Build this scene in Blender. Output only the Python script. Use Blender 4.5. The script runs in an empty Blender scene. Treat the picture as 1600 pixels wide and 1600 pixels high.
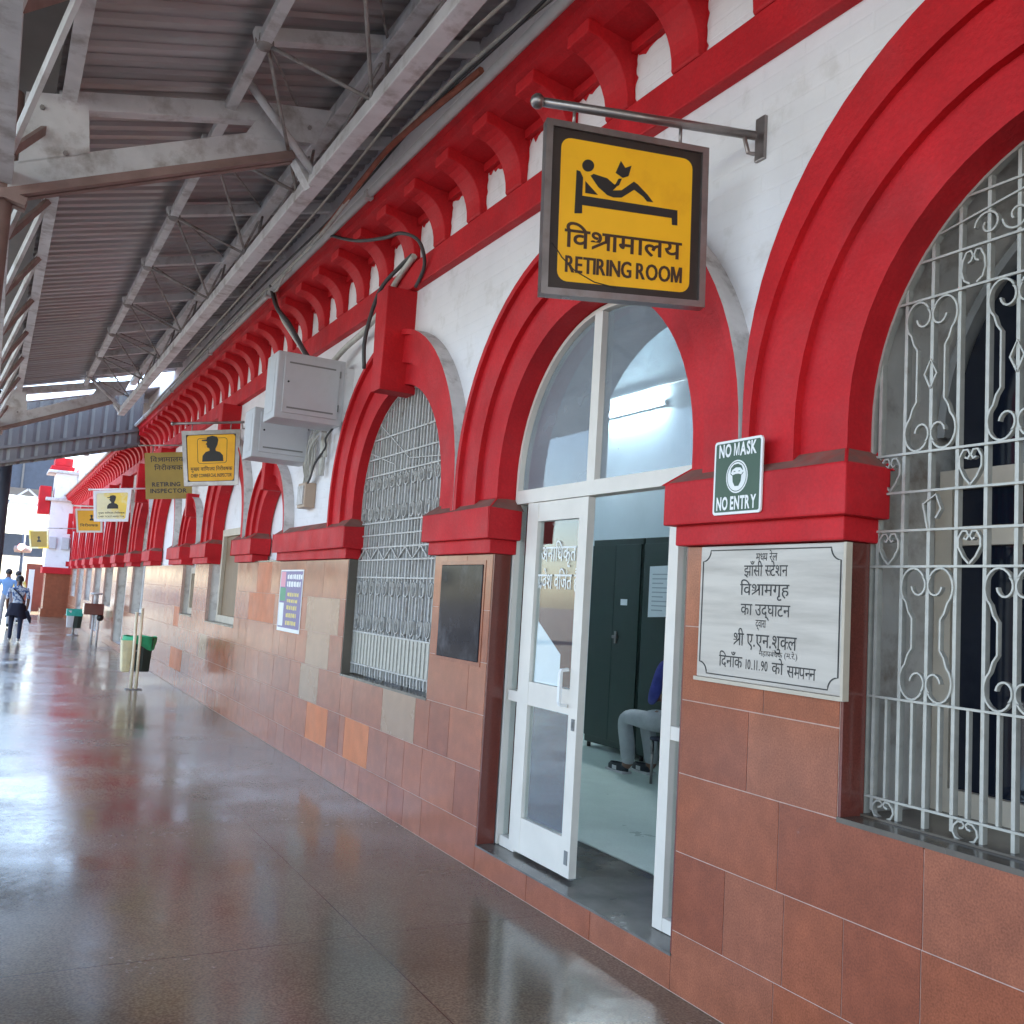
import bpy, bmesh, math, random
from mathutils import Vector, Matrix, noise
random.seed(7)
S = bpy.context.scene
COL = S.collection
PI = math.pi

# ------------------------------------------------------------------ camera
cam = bpy.data.cameras.new('camera')
cam.sensor_width = 36.0; cam.sensor_fit = 'HORIZONTAL'
cam.lens = 36.0 * 1500.31 / 1600.0
cam.clip_start = 0.05; cam.clip_end = 3000
camo = bpy.data.objects.new('camera', cam); COL.objects.link(camo)
_r = Vector((0.87602863, -0.47843096, 0.06064369)); _u = Vector((-0.09847735, -0.05436558, 0.99365316)); _f = Vector((0.47209751, 0.87644064, 0.09474042))
camo.matrix_world = Matrix(((_r.x, _u.x, -_f.x, -2.6335), (_r.y, _u.y, -_f.y, 0.0), (_r.z, _u.z, -_f.z, 1.55), (0, 0, 0, 1)))
S.camera = camo
# ------------------------------------------------------------------ light
SUN_DIR = Vector((0.50, 0.30, 0.80)).normalized()      # towards the sun
w = bpy.data.worlds.new("World"); S.world = w; w.use_nodes = True
nt = w.node_tree; bg = nt.nodes['Background']
sky = nt.nodes.new('ShaderNodeTexSky'); sky.sky_type = 'NISHITA'; sky.sun_disc = False
sky.sun_elevation = math.asin(SUN_DIR.z); sky.sun_rotation = math.atan2(SUN_DIR.x, SUN_DIR.y)
sky.dust_density = 1.3; sky.air_density = 1.0; sky.ozone_density = 1.0
nt.links.new(sky.outputs[0], bg.inputs[0]); bg.inputs[1].default_value = 0.15
sun = bpy.data.lights.new('sun', 'SUN'); sun.energy = 4.0; sun.angle = math.radians(0.5); sun.color = (1, .95, .88)
suno = bpy.data.objects.new('sun', sun); COL.objects.link(suno)
suno.rotation_euler = SUN_DIR.to_track_quat('Z', 'Y').to_euler()
S.view_settings.view_transform = 'Standard'; S.view_settings.look = 'None'
S.view_settings.gamma = 1.0; S.view_settings.exposure = 2.78; S.view_settings.use_curve_mapping = False
S.cycles.max_bounces = 10; S.cycles.diffuse_bounces = 5; S.cycles.glossy_bounces = 4; S.cycles.transparent_max_bounces = 12
S.cycles.sample_clamp_indirect = 6.0

# ------------------------------------------------------------------ materials
def newmat(name):
    m = bpy.data.materials.new(name); m.use_nodes = True
    return m, m.node_tree, m.node_tree.nodes['Principled BSDF']
def mat(name, col, rough=.5, metal=0, var=.0, vscale=8, col2=None, mix_scale=3, mix_lo=.45, mix_hi=.65, bump=0, bscale=40, speck=0, sscale=180, rvar=0, spec=.5, stretch=(1, 1, 1), bdist=.004, brick=None, col3=None, c3=(5, .66, .74)):
    """procedural paint / stone / metal: base colour, broad variation, second colour in patches, fine specks, bump"""
    m, t, b = newmat(name); N, L = t.nodes, t.links
    b.inputs['Roughness'].default_value = rough; b.inputs['Metallic'].default_value = metal
    b.inputs['Specular IOR Level'].default_value = spec
    tc = N.new('ShaderNodeTexCoord'); mp = N.new('ShaderNodeMapping'); mp.inputs['Scale'].default_value = stretch
    L.new(tc.outputs['Object'], mp.inputs[0]); P = mp.outputs[0]
    def nz(sc, det=5, ro=.55):
        n = N.new('ShaderNodeTexNoise'); n.inputs['Scale'].default_value = sc; n.inputs['Detail'].default_value = det
        n.inputs['Roughness'].default_value = ro; L.new(P, n.inputs['Vector']); return n.outputs['Fac']
    def rng(x, a, bb, c, d):
        n = N.new('ShaderNodeMapRange'); L.new(x, n.inputs[0])
        for i, v in enumerate((a, bb, c, d)): n.inputs[i + 1].default_value = v
        return n.outputs[0]
    c = N.new('ShaderNodeRGB'); c.outputs[0].default_value = (*col, 1); c = c.outputs[0]
    if col2 is not None:
        mx = N.new('ShaderNodeMix'); mx.data_type = 'RGBA'
        L.new(rng(nz(mix_scale, 7, .62), mix_lo, mix_hi, 0, 1), mx.inputs[0]); L.new(c, mx.inputs[6]); mx.inputs[7].default_value = (*col2, 1)
        c = mx.outputs[2]
    if col3 is not None:
        mx = N.new('ShaderNodeMix'); mx.data_type = 'RGBA'
        nn3 = N.new('ShaderNodeTexNoise'); nn3.inputs['Scale'].default_value = c3[0]; nn3.inputs['Detail'].default_value = 9; nn3.inputs['Roughness'].default_value = .7; nn3.inputs['Distortion'].default_value = .6
        mp3 = N.new('ShaderNodeMapping'); mp3.inputs['Location'].default_value = (3.1, 7.7, 1.3); L.new(tc.outputs['Object'], mp3.inputs[0]); L.new(mp3.outputs[0], nn3.inputs['Vector'])
        L.new(rng(nn3.outputs['Fac'], c3[1], c3[2], 0, .8), mx.inputs[0]); L.new(c, mx.inputs[6]); mx.inputs[7].default_value = (*col3, 1); c = mx.outputs[2]
    for amt, sc, de in ((var, vscale, 5), (speck, sscale, 2)):
        if amt:
            hs = N.new('ShaderNodeHueSaturation'); L.new(c, hs.inputs['Color']); L.new(rng(nz(sc, de), .3, .7, 1 - amt, 1 + amt), hs.inputs['Value'])
            c = hs.outputs[0]
    L.new(c, b.inputs['Base Color'])
    if rvar: L.new(rng(nz(3.2, 6), .3, .7, max(.02, rough - rvar), rough + rvar), b.inputs['Roughness'])
    h = None
    if bump:
        h = nz(bscale, 4)
    if brick:
        bt = N.new('ShaderNodeTexBrick'); bt.inputs['Scale'].default_value = 1
        sx = N.new('ShaderNodeSeparateXYZ'); cx = N.new('ShaderNodeCombineXYZ'); L.new(tc.outputs['Object'], sx.inputs[0])
        L.new(sx.outputs[1], cx.inputs[0]); L.new(sx.outputs[2], cx.inputs[1])
        ad = N.new('ShaderNodeVectorMath'); ad.operation = 'ADD'; nn = N.new('ShaderNodeTexNoise'); nn.inputs['Scale'].default_value = 6
        sc_ = N.new('ShaderNodeVectorMath'); sc_.operation = 'SCALE'; sc_.inputs[3].default_value = .07
        L.new(nn.outputs['Color'], sc_.inputs[0]); L.new(cx.outputs[0], ad.inputs[0]); L.new(sc_.outputs[0], ad.inputs[1]); L.new(ad.outputs[0], bt.inputs['Vector'])
        bt.inputs['Brick Width'].default_value = .23; bt.inputs['Row Height'].default_value = .082; bt.inputs['Mortar Size'].default_value = .009
        bt.inputs['Mortar Smooth'].default_value = 1.0
        mm = N.new('ShaderNodeMath'); mm.operation = 'MULTIPLY'; L.new(bt.outputs['Fac'], mm.inputs[0]); mm.inputs[1].default_value = -brick
        if h is not None:
            a2 = N.new('ShaderNodeMath'); L.new(mm.outputs[0], a2.inputs[0]); L.new(h, a2.inputs[1]); h = a2.outputs[0]
        else: h = mm.outputs[0]
    if h is not None:
        bp = N.new('ShaderNodeBump'); bp.inputs['Strength'].default_value = bump or .5; bp.inputs['Distance'].default_value = bdist
        L.new(h, bp.inputs['Height']); L.new(bp.outputs[0], b.inputs['Normal'])
    return m
def emit(name, col, s):
    m, t, b = newmat(name); b.inputs['Emission Color'].default_value = (*col, 1); b.inputs['Emission Strength'].default_value = s
    b.inputs['Base Color'].default_value = (.8, .8, .8, 1); return m
def glass(name, tint=(.9, .95, .95), refl=1.0, veil=0):
    m, t, b = newmat(name); N, L = t.nodes, t.links; N.remove(b)
    tr = N.new('ShaderNodeBsdfTransparent'); tr.inputs[0].default_value = (*tint, 1)
    gl = N.new('ShaderNodeBsdfGlossy'); gl.inputs['Roughness'].default_value = .02; gl.inputs[0].default_value = (refl, refl, refl, 1)
    lw = N.new('ShaderNodeLayerWeight'); lw.inputs[0].default_value = .5
    pw_ = N.new('ShaderNodeMath'); pw_.operation = 'POWER'; L.new(lw.outputs['Facing'], pw_.inputs[0]); pw_.inputs[1].default_value = 4.2
    ma = N.new('ShaderNodeMath'); ma.operation = 'MULTIPLY_ADD'; L.new(pw_.outputs[0], ma.inputs[0]); ma.inputs[1].default_value = .92; ma.inputs[2].default_value = .035
    mx = N.new('ShaderNodeMixShader'); L.new(ma.outputs[0], mx.inputs[0]); L.new(tr.outputs[0], mx.inputs[1]); L.new(gl.outputs[0], mx.inputs[2])
    out = mx.outputs[0]
    if veil:                                                      # pale veil mixed into the pane to lighten the unlit reveal behind
        df = N.new('ShaderNodeBsdfDiffuse'); df.inputs[0].default_value = (.52, .53, .56, 1); m2 = N.new('ShaderNodeMixShader')
        nz_ = N.new('ShaderNodeTexNoise'); nz_.inputs['Scale'].default_value = 3; tc = N.new('ShaderNodeTexCoord'); L.new(tc.outputs['Object'], nz_.inputs['Vector'])
        mr = N.new('ShaderNodeMapRange'); L.new(nz_.outputs['Fac'], mr.inputs[0])
        for i, v in enumerate((.3, .7, veil * .75, veil * 1.25)): mr.inputs[i + 1].default_value = v
        L.new(mr.outputs[0], m2.inputs[0]); L.new(out, m2.inputs[1]); L.new(df.outputs[0], m2.inputs[2]); out = m2.outputs[0]
    L.new(out, N['Material Output'].inputs[0]); return m

M = {}
M['red'] = mat('red_masonry_paint', (.52, .011, .017), .62, var=.16, vscale=3.5, speck=.08, sscale=70, bump=.5, bscale=38, rvar=.1, spec=.3, col2=(.47, .020, .026), mix_scale=2.2, mix_lo=.48, mix_hi=.72, col3=(.50, .10, .09), c3=(7, .66, .80), bdist=.006)
M['red_flake'] = mat('red_paint_weathered', (.58, .012, .02), .65, var=.12, vscale=4, col2=(.62, .22, .2), mix_scale=14, mix_lo=.66, mix_hi=.74, bump=.4, bscale=45, spec=.3)
M['white'] = mat('white_lime_wash', (.80, .76, .765), .8, var=.04, vscale=3, col2=(.60, .55, .52), mix_scale=5, mix_lo=.56, mix_hi=.84, col3=(.42, .36, .33), c3=(13, .70, .76), bump=.55, bscale=22, brick=.4, bdist=.006, spec=.25)
M['redtop'] = mat('dust_settled_on_red_paint', (.23, .105, .085), .9, var=.2, vscale=8, col2=(.40, .05, .04), mix_scale=6, mix_lo=.5, mix_hi=.75, spec=.2)
M['dusty'] = mat('dusty_plaster', (.60, .56, .545), .9, var=.14, vscale=6, col2=(.30, .26, .24), mix_scale=9, mix_lo=.52, mix_hi=.75, bump=.5, bscale=30, spec=.2)
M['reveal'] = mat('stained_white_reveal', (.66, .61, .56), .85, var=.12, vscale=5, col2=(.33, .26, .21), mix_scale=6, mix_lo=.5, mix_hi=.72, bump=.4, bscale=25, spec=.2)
M['mauve'] = mat('mauve_grey_distemper', (.46, .44, .47), .7, var=.12, vscale=3)
M['stonejamb'] = mat('grey_brown_stone', (.12, .10, .08), .3, var=.2, vscale=5)
M['cement'] = mat('grey_cement', (.30, .29, .28), .9, var=.2, vscale=5, bump=.5, bscale=35, spec=.2)
TB = [(.295, .081, .036), (.325, .094, .043), (.262, .069, .032), (.30, .093, .047)]
for i, c in enumerate(TB):
    M['tile%d' % i] = mat('polished_brown_tile_%s' % 'abcd'[i], c, .18, var=.10, vscale=5, speck=.22, sscale=150, col2=tuple(x * 1.22 for x in c), mix_scale=10, mix_lo=.45, mix_hi=.8, rvar=.05, bump=.04, bscale=3, spec=.3, col3=(.46, .29, .23), c3=(4.5, .665, .80))
M['tile_orange'] = mat('orange_sandstone_tile', (.56, .18, .08), .6, var=.12, vscale=7, speck=.12, sscale=120, rvar=.1)
M['tile_tan'] = mat('tan_grey_tile', (.31, .175, .105), .25, var=.10, vscale=7, speck=.12, sscale=140, rvar=.06)
M['tile_dark'] = mat('dark_maroon_tile', (.15, .035, .025), .18, var=.12, vscale=6, speck=.15, sscale=150, rvar=.05)
M['grout'] = mat('tile_grout', (.50, .33, .27), .9, var=.15, vscale=20)
M['sill'] = mat('dark_stone_sill', (.10, .075, .055), .22, var=.3, vscale=6, rvar=.08)
M['alu'] = mat('white_powder_coated_frame', (.74, .665, .59), .42, var=.05, vscale=6, rvar=.06, spec=.45)
M['grille'] = mat('silver_painted_grille', (.43, .405, .36), .45, metal=.25, var=.12, vscale=25, col2=(.36, .31, .26), mix_scale=20, mix_lo=.6, mix_hi=.75, bump=.2, bscale=70)
M['grille2'] = mat('dull_grey_grille', (.48, .455, .43), .55, metal=.2, var=.15, vscale=20, col2=(.26, .20, .16), mix_scale=14, mix_lo=.55, mix_hi=.75, bump=.2, bscale=70)
M['shutter'] = mat('grey_blue_shutter', (.35, .345, .36), .6, var=.16, vscale=6, stretch=(1, 6, 1), col2=(.42, .42, .44), mix_scale=5, mix_lo=.5, mix_hi=.7)
M['cream'] = mat('cream_timber_paint', (.54, .45, .35), .55, var=.1, vscale=7, col2=(.42, .32, .22), mix_scale=9, mix_lo=.6, mix_hi=.8)
M['brownply'] = mat('brown_plywood', (.20, .12, .06), .5, var=.15, vscale=4, stretch=(1, 8, 1))
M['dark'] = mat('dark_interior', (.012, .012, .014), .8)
M['steel'] = mat('aluminium_painted_steel', (.72, .715, .72), .5, metal=.1, var=.12, vscale=4, col2=(.33, .29, .26), mix_scale=5, mix_lo=.5, mix_hi=.75, bump=.1, bscale=30)
M['steel_rod'] = mat('dull_steel_rod', (.36, .335, .32), .55, metal=.3, var=.2, vscale=9, col2=(.20, .13, .10), mix_scale=7, mix_lo=.5, mix_hi=.7)
M['rust'] = mat('red_oxide_steel', (.30, .20, .175), .6, metal=.1, var=.2, vscale=6)
M['sheet'] = mat('weathered_roof_sheet', (.44, .43, .435), .36, metal=.4, var=.16, vscale=2.0, stretch=(.35, 3, 1), col2=(.42, .37, .36), mix_scale=1.2, mix_lo=.45, mix_hi=.6, rvar=.08)
M['sheet2'] = mat('grey_fascia_sheet', (.15, .135, .125), .5, metal=.3, var=.12, vscale=3)
M['darksteel'] = mat('dark_blue_grey_steel', (.05, .06, .085), .5, var=.15, vscale=4)
M['chrome'] = mat('worn_stainless', (.30, .265, .255), .34, metal=.85, var=.15, vscale=12, col2=(.26, .20, .18), mix_scale=10, mix_lo=.5, mix_hi=.8, rvar=.1)
M['yellow'] = mat('amber_reflective_film', (.94, .47, .012), .42, var=.05, vscale=4, col2=(.84, .38, .01), mix_scale=5, mix_lo=.55, mix_hi=.75, spec=.4)
M['mustard'] = mat('mustard_board_paint', (.34, .215, .03), .5, var=.1, vscale=4)
M['paleyellow'] = mat('pale_yellow_and_glare', (.80, .72, .42), .45, var=.08, vscale=5, col2=(.86, .60, .08), mix_scale=2, mix_lo=.5, mix_hi=.6)  # pale tone carries the glare of one sign; also plain cream cloth
M['signdark'] = mat('dark_brown_sign_paint', (.030, .018, .014), .45, var=.25, vscale=9)
M['ink'] = mat('black_ink', (.018, .014, .013), .5)
M['brownink'] = mat('brown_sign_lettering', (.055, .022, .010), .5)
M['paintwhite'] = mat('white_sign_paint', (.82, .80, .78), .5, var=.04)
M['green'] = mat('dark_green_sign_paint', (.010, .055, .018), .4, var=.1)
M['marble'] = mat('veined_marble', (.53, .465, .405), .35, var=.06, vscale=3, stretch=(1, .5, 5), col2=(.38, .325, .28), mix_scale=2.6, mix_lo=.42, mix_hi=.66, rvar=.06)
M['boxgrey'] = mat('grey_enamel_box', (.52, .51, .525), .45, var=.05, vscale=5, col2=(.44, .43, .42), mix_scale=5, mix_lo=.55, mix_hi=.8, col3=(.26, .17, .12), c3=(8, .70, .78))
M['slot'] = mat('shadow_grey_slot', (.20, .195, .19), .6)
M['cable'] = mat('dark_cable', (.06, .055, .055), .6, var=.2)
M['cablewhite'] = mat('off_white_cable', (.52, .49, .44), .6, var=.15, vscale=15)
M['cablered'] = mat('faded_red_hose', (.33, .10, .06), .7, var=.25, vscale=12)
M['pipe'] = mat('pale_grey_pipe', (.50, .49, .48), .5, var=.12, vscale=5, col2=(.34, .31, .28), mix_scale=5, mix_lo=.55, mix_hi=.75)
M['roomwall'] = mat('pale_blue_distemper', (.56, .62, .66), .8, var=.05, vscale=2)
M['mint'] = mat('pale_mint_floor', (.60, .69, .63), .35, var=.07, vscale=3, speck=.06, sscale=90, rvar=.08)
M['threshold'] = mat('dark_wet_stone', (.13, .115, .10), .2, var=.3, vscale=5, rvar=.08)
M['cabinet'] = mat('bottle_green_steel', (.008, .026, .019), .38, var=.15, vscale=4)
M['paper'] = mat('white_paper', (.78, .80, .82), .8, var=.03)
M['papertext'] = mat('grey_print', (.42, .44, .48), .8)
M['poster'] = mat('violet_poster', (.12, .085, .26), .4, var=.08)
M['pink'] = mat('pink_print', (.75, .30, .38), .5)
M['leaf'] = mat('green_print', (.08, .30, .16), .5)
M['yprint'] = mat('yellow_print', (.70, .55, .16), .5)
M['blackboard'] = mat('dark_glass_board', (.010, .012, .020), .12, spec=.07, var=.3, vscale=4, col2=(.06, .06, .07), mix_scale=4, mix_lo=.5, mix_hi=.75, rvar=.05)
M['binblack'] = mat('dark_green_plastic', (.010, .022, .016), .4)
M['bincream'] = mat('cream_plastic', (.72, .60, .36), .5, var=.15, vscale=8)
M['bingreen'] = mat('green_bin_liner', (.03, .42, .19), .45, var=.25, vscale=10)
M['teal'] = mat('teal_bin_liner', (.03, .36, .28), .45, var=.2, vscale=10)
M['bamboo'] = mat('cream_post_paint', (.88, .74, .52), .5, var=.12, vscale=8)
M['skin'] = mat('brown_skin', (.20, .095, .06), .55)
M['hair'] = mat('black_hair', (.012, .010, .010), .5, bump=.4, bscale=60)
M['trouser'] = mat('grey_trouser_cloth', (.40, .405, .42), .9, var=.12, vscale=9, bump=.8, bscale=14, bdist=.012)
M['shirtblue'] = mat('violet_blue_shirt', (.045, .05, .26), .85, var=.25, vscale=9, bump=.6, bscale=14, bdist=.01)
M['skyshirt'] = mat('sky_blue_shirt', (.20, .36, .60), .85, var=.08, vscale=7)
M['deepblue'] = mat('royal_blue_shirt', (.03, .12, .35), .85, var=.1)
M['pattern'] = mat('blue_and_white_print', (.62, .68, .78), .85, col2=(.06, .12, .30), mix_scale=16, mix_lo=.47, mix_hi=.56)
M['navy'] = mat('navy_cloth', (.012, .014, .035), .85, var=.2)
M['jeans'] = mat('dark_denim', (.02, .026, .06), .85, var=.2)
M['shoe'] = mat('black_trainer', (.016, .02, .028), .5)
M['shoewhite'] = mat('pale_shoe', (.6, .58, .58), .6)
M['glass'] = glass('clear_glass', (.92, .95, .95))
M['glass_grey'] = glass('grey_tinted_glass', (.72, .78, .80), veil=.27)
M['pane_dark'] = mat('dark_reflecting_pane', (.008, .011, .02), .06, spec=.6)
M['plastic_tan'] = mat('tan_plastic', (.42, .30, .22), .5)
M['ballast'] = mat('track_ballast', (.15, .142, .13), .95, var=.35, vscale=12, bump=1, bscale=30, bdist=.05)
M['lamp'] = emit('lit_tube', (.80, .93, 1.0), 52.0)
M['farlamp'] = emit('red_lamp_glow', (1.0, .10, .06), 1.2)

def floor_mat():
    m, t, b = newmat('polished_granite_platform'); N, L = t.nodes, t.links
    tc = N.new('ShaderNodeTexCoord')
    def nz(sc, det=5, vec=None):
        n = N.new('ShaderNodeTexNoise'); n.inputs['Scale'].default_value = sc; n.inputs['Detail'].default_value = det
        L.new(vec or tc.outputs['Object'], n.inputs['Vector']); return n.outputs['Fac']
    def rng(x, a, bb, c, d):
        n = N.new('ShaderNodeMapRange'); L.new(x, n.inputs[0])
        for i, v in enumerate((a, bb, c, d)): n.inputs[i + 1].default_value = v
        return n.outputs[0]
    cr = N.new('ShaderNodeValToRGB'); L.new(nz(95, 3), cr.inputs[0])
    cr.color_ramp.elements[0].position = .34; cr.color_ramp.elements[0].color = (.15, .118, .078, 1)
    cr.color_ramp.elements[1].position = .70; cr.color_ramp.elements[1].color = (.32, .255, .165, 1)
    hs = N.new('ShaderNodeHueSaturation'); L.new(cr.outputs[0], hs.inputs['Color']); L.new(rng(nz(.9, 6), .32, .68, .72, 1.25), hs.inputs['Value'])
    mp = N.new('ShaderNodeMapping'); mp.inputs['Rotation'].default_value = (0, 0, PI / 2); mp.inputs['Location'].default_value = (.26, -.02, 0)
    L.new(tc.outputs['Object'], mp.inputs[0])
    br = N.new('ShaderNodeTexBrick'); L.new(mp.outputs[0], br.inputs['Vector']); br.offset = 0
    br.inputs['Scale'].default_value = 1; br.inputs['Brick Width'].default_value = 1.38; br.inputs['Row Height'].default_value = 2.26
    br.inputs['Mortar Size'].default_value = .004; br.inputs['Mortar Smooth'].default_value = .2
    mx = N.new('ShaderNodeMix'); mx.data_type = 'RGBA'; L.new(br.outputs['Fac'], mx.inputs[0]); L.new(hs.outputs[0], mx.inputs[6]); mx.inputs[7].default_value = (.075, .06, .045, 1)
    L.new(mx.outputs[2], b.inputs['Base Color'])
    a = N.new('ShaderNodeMath'); a.operation = 'ADD'; L.new(rng(nz(1.6, 7), .35, .7, .12, .26), a.inputs[0]); L.new(rng(nz(26, 4), .4, .75, -.01, .05), a.inputs[1])
    L.new(a.outputs[0], b.inputs['Roughness'])
    b.inputs['Specular IOR Level'].default_value = 1.0
    bp = N.new('ShaderNodeBump'); bp.inputs['Strength'].default_value = .22; bp.inputs['Distance'].default_value = .004
    ad = N.new('ShaderNodeMath'); ad.operation = 'MULTIPLY_ADD'; L.new(br.outputs['Fac'], ad.inputs[0]); ad.inputs[1].default_value = -.5; L.new(nz(2.3, 3), ad.inputs[2])
    L.new(ad.outputs[0], bp.inputs['Height']); L.new(bp.outputs[0], b.inputs['Normal'])
    return m
M['floor'] = floor_mat()

# ------------------------------------------------------------------ helpers
class MB:
    """collects shapes in world coordinates; build() links them as one mesh object"""
    def __init__(s): s.v = []; s.f = []; s.m = []; s.sm = []
    def face(s, pts, m=0, smooth=False):
        n = len(s.v); s.v += [tuple(p) for p in pts]; s.f.append(tuple(range(n, n + len(pts)))); s.m.append(m); s.sm.append(smooth)
    def grid(s, rows, m=0, smooth=True, close_u=False, close_v=False):
        n = len(s.v); R, C = len(rows), len(rows[0])
        for r in rows: s.v += [tuple(p) for p in r]
        for i in range(R if close_v else R - 1):
            for j in range(C if close_u else C - 1):
                a = n + i * C + j; b = n + i * C + (j + 1) % C; c = n + ((i + 1) % R) * C + (j + 1) % C; d = n + ((i + 1) % R) * C + j
                s.f.append((a, b, c, d)); s.m.append(m); s.sm.append(smooth)
        return n
    def box(s, x0, x1, y0, y1, z0, z1, m=0, skip=''):
        x0, x1 = min(x0, x1), max(x0, x1); y0, y1 = min(y0, y1), max(y0, y1); z0, z1 = min(z0, z1), max(z0, z1)
        n = len(s.v)
        s.v += [(x, y, z) for x in (x0, x1) for y in (y0, y1) for z in (z0, z1)]
        F = {'-x': (0, 1, 3, 2), '+x': (4, 6, 7, 5), '-y': (0, 4, 5, 1), '+y': (2, 3, 7, 6), '-z': (0, 2, 6, 4), '+z': (1, 5, 7, 3)}
        for k, q in F.items():
            if k not in skip: s.f.append(tuple(n + i for i in q)); s.m.append(m); s.sm.append(False)
    def obox(s, o, ax, ay, az, m=0):
        """box spanned by three edge vectors from corner o"""
        o, ax, ay, az = map(Vector, (o, ax, ay, az)); n = len(s.v)
        s.v += [tuple(o + i * ax + j * ay + k * az) for i in (0, 1) for j in (0, 1) for k in (0, 1)]
        for q in ((0, 1, 3, 2), (4, 6, 7, 5), (0, 4, 5, 1), (2, 3, 7, 6), (0, 2, 6, 4), (1, 5, 7, 3)):
            s.f.append(tuple(n + i for i in q)); s.m.append(m); s.sm.append(False)
    def prism(s, poly, x0, x1, m=0, cap=True, side=None):
        """polygon in (y, z) extruded along x"""
        n = len(s.v); k = len(poly)
        s.v += [(x0, y, z) for y, z in poly] + [(x1, y, z) for y, z in poly]
        if cap:
            s.f += [tuple(range(n, n + k)), tuple(range(n + 2 * k - 1, n + k - 1, -1))]; s.m += [m, m]; s.sm += [False, False]
        for i in range(k):
            j = (i + 1) % k
            s.f.append((n + i, n + k + i, n + k + j, n + j)); s.m.append(m if side is None else side); s.sm.append(False)
    def tube(s, pts, r, n=8, m=0, caps=True):
        pts = [Vector(p) for p in pts]; rad = r if isinstance(r, (list, tuple)) else [r] * len(pts)
        t0 = (pts[1] - pts[0]).normalized(); up = Vector((0, 0, 1)) if abs(t0.z) < .9 else Vector((1, 0, 0))
        u = t0.cross(up).normalized(); rows = []
        for i, p in enumerate(pts):
            t = (pts[min(i + 1, len(pts) - 1)] - pts[max(i - 1, 0)]).normalized()
            u = (u - t * u.dot(t)).normalized(); v = t.cross(u)
            rows.append([p + rad[i] * (math.cos(2 * PI * k / n) * u + math.sin(2 * PI * k / n) * v) for k in range(n)])
        b = s.grid(rows, m, True, close_u=True)
        if caps:
            s.f.append(tuple(b + k for k in range(n))[::-1]); s.m.append(m); s.sm.append(False)
            e = b + (len(pts) - 1) * n
            s.f.append(tuple(e + k for k in range(n))); s.m.append(m); s.sm.append(False)
    def strip(s, pts, wx, wt, m=0, nrm=(1, 0, 0)):
        """flat bar following pts: wx wide along nrm, wt thick across"""
        pts = [Vector(p) for p in pts]; nv = Vector(nrm); rows = []
        for i, p in enumerate(pts):
            t = (pts[min(i + 1, len(pts) - 1)] - pts[max(i - 1, 0)]).normalized(); b = t.cross(nv).normalized()
            rows.append([p - nv * wx / 2 - b * wt / 2, p + nv * wx / 2 - b * wt / 2, p + nv * wx / 2 + b * wt / 2, p - nv * wx / 2 + b * wt / 2])
        n = s.grid(rows, m, False, close_u=True)
        s.f.append((n + 3, n + 2, n + 1, n)); s.m.append(m); s.sm.append(False)
        e = n + 4 * (len(pts) - 1); s.f.append((e, e + 1, e + 2, e + 3)); s.m.append(m); s.sm.append(False)
    def beam(s, a, b, w, h, m=0, up=(0, 0, 1)):
        a, b = Vector(a), Vector(b); t = (b - a).normalized(); sd = t.cross(Vector(up)).normalized(); uu = sd.cross(t).normalized()
        s.obox(a - sd * w / 2 - uu * h / 2, b - a, sd * w, uu * h, m)
    def lathe(s, prof, c, n=16, m=0, axis='z', smooth=True):
        c = Vector(c); rows = []
        for r, z in prof:
            row = []
            for k in range(n):
                a = 2 * PI * k / n
                row.append(c + (Vector((r * math.cos(a), r * math.sin(a), z)) if axis == 'z' else Vector((z, r * math.cos(a), r * math.sin(a)))))
            rows.append(row)
        s.grid(rows, m, smooth, close_u=True)
        n0 = len(s.v) - len(prof) * n
        s.f.append(tuple(n0 + k for k in range(n))[::-1]); s.m.append(m); s.sm.append(False)
        e = len(s.v) - n; s.f.append(tuple(e + k for k in range(n))); s.m.append(m); s.sm.append(False)
    def ball(s, c, r, m=0, n=12, sq=(1, 1, 1)):
        c = Vector(c); rows = []
        for i in range(n // 2 + 1):
            th = PI * i / (n // 2)
            rr = max(math.sin(th), 1e-3)
            rows.append([c + Vector((r * sq[0] * rr * math.cos(2 * PI * k / n), r * sq[1] * rr * math.sin(2 * PI * k / n), r * sq[2] * math.cos(th))) for k in range(n)])
        s.grid(rows, m, True, close_u=True)
    def build(s, name, mats, parent=None, bevel=0, origin=None, fix=True):
        me = bpy.data.meshes.new(name)
        if parent is not None: org = Vector(parent['_o'])
        elif origin is not None: org = Vector(origin)
        else:
            xs = [v[0] for v in s.v]; ys = [v[1] for v in s.v]; zs = [v[2] for v in s.v]
            org = Vector(((min(xs) + max(xs)) / 2, (min(ys) + max(ys)) / 2, min(zs)))
        me.from_pydata([Vector(v) - org for v in s.v], [], s.f)
        for k in (mats if isinstance(mats, (list, tuple)) else [mats]): me.materials.append(M[k] if isinstance(k, str) else k)
        for p, mi, sm in zip(me.polygons, s.m, s.sm): p.material_index = mi; p.use_smooth = sm
        if fix or bevel:
            bm = bmesh.new(); bm.from_mesh(me)
            if fix: bmesh.ops.recalc_face_normals(bm, faces=bm.faces)
            if bevel:
                bmesh.ops.remove_doubles(bm, verts=bm.verts, dist=1e-5)
                ed = [e for e in bm.edges if len(e.link_faces) == 2 and e.calc_face_angle(0) > .5]
                bmesh.ops.bevel(bm, geom=ed, offset=bevel, segments=2, profile=.6, affect='EDGES', clamp_overlap=True)
            bm.to_mesh(me); bm.free()
        o = bpy.data.objects.new(name, me); COL.objects.link(o)
        o['_o'] = list(org)
        if parent is not None:
            o.parent = parent
        else: o.location = org
        return o
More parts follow.
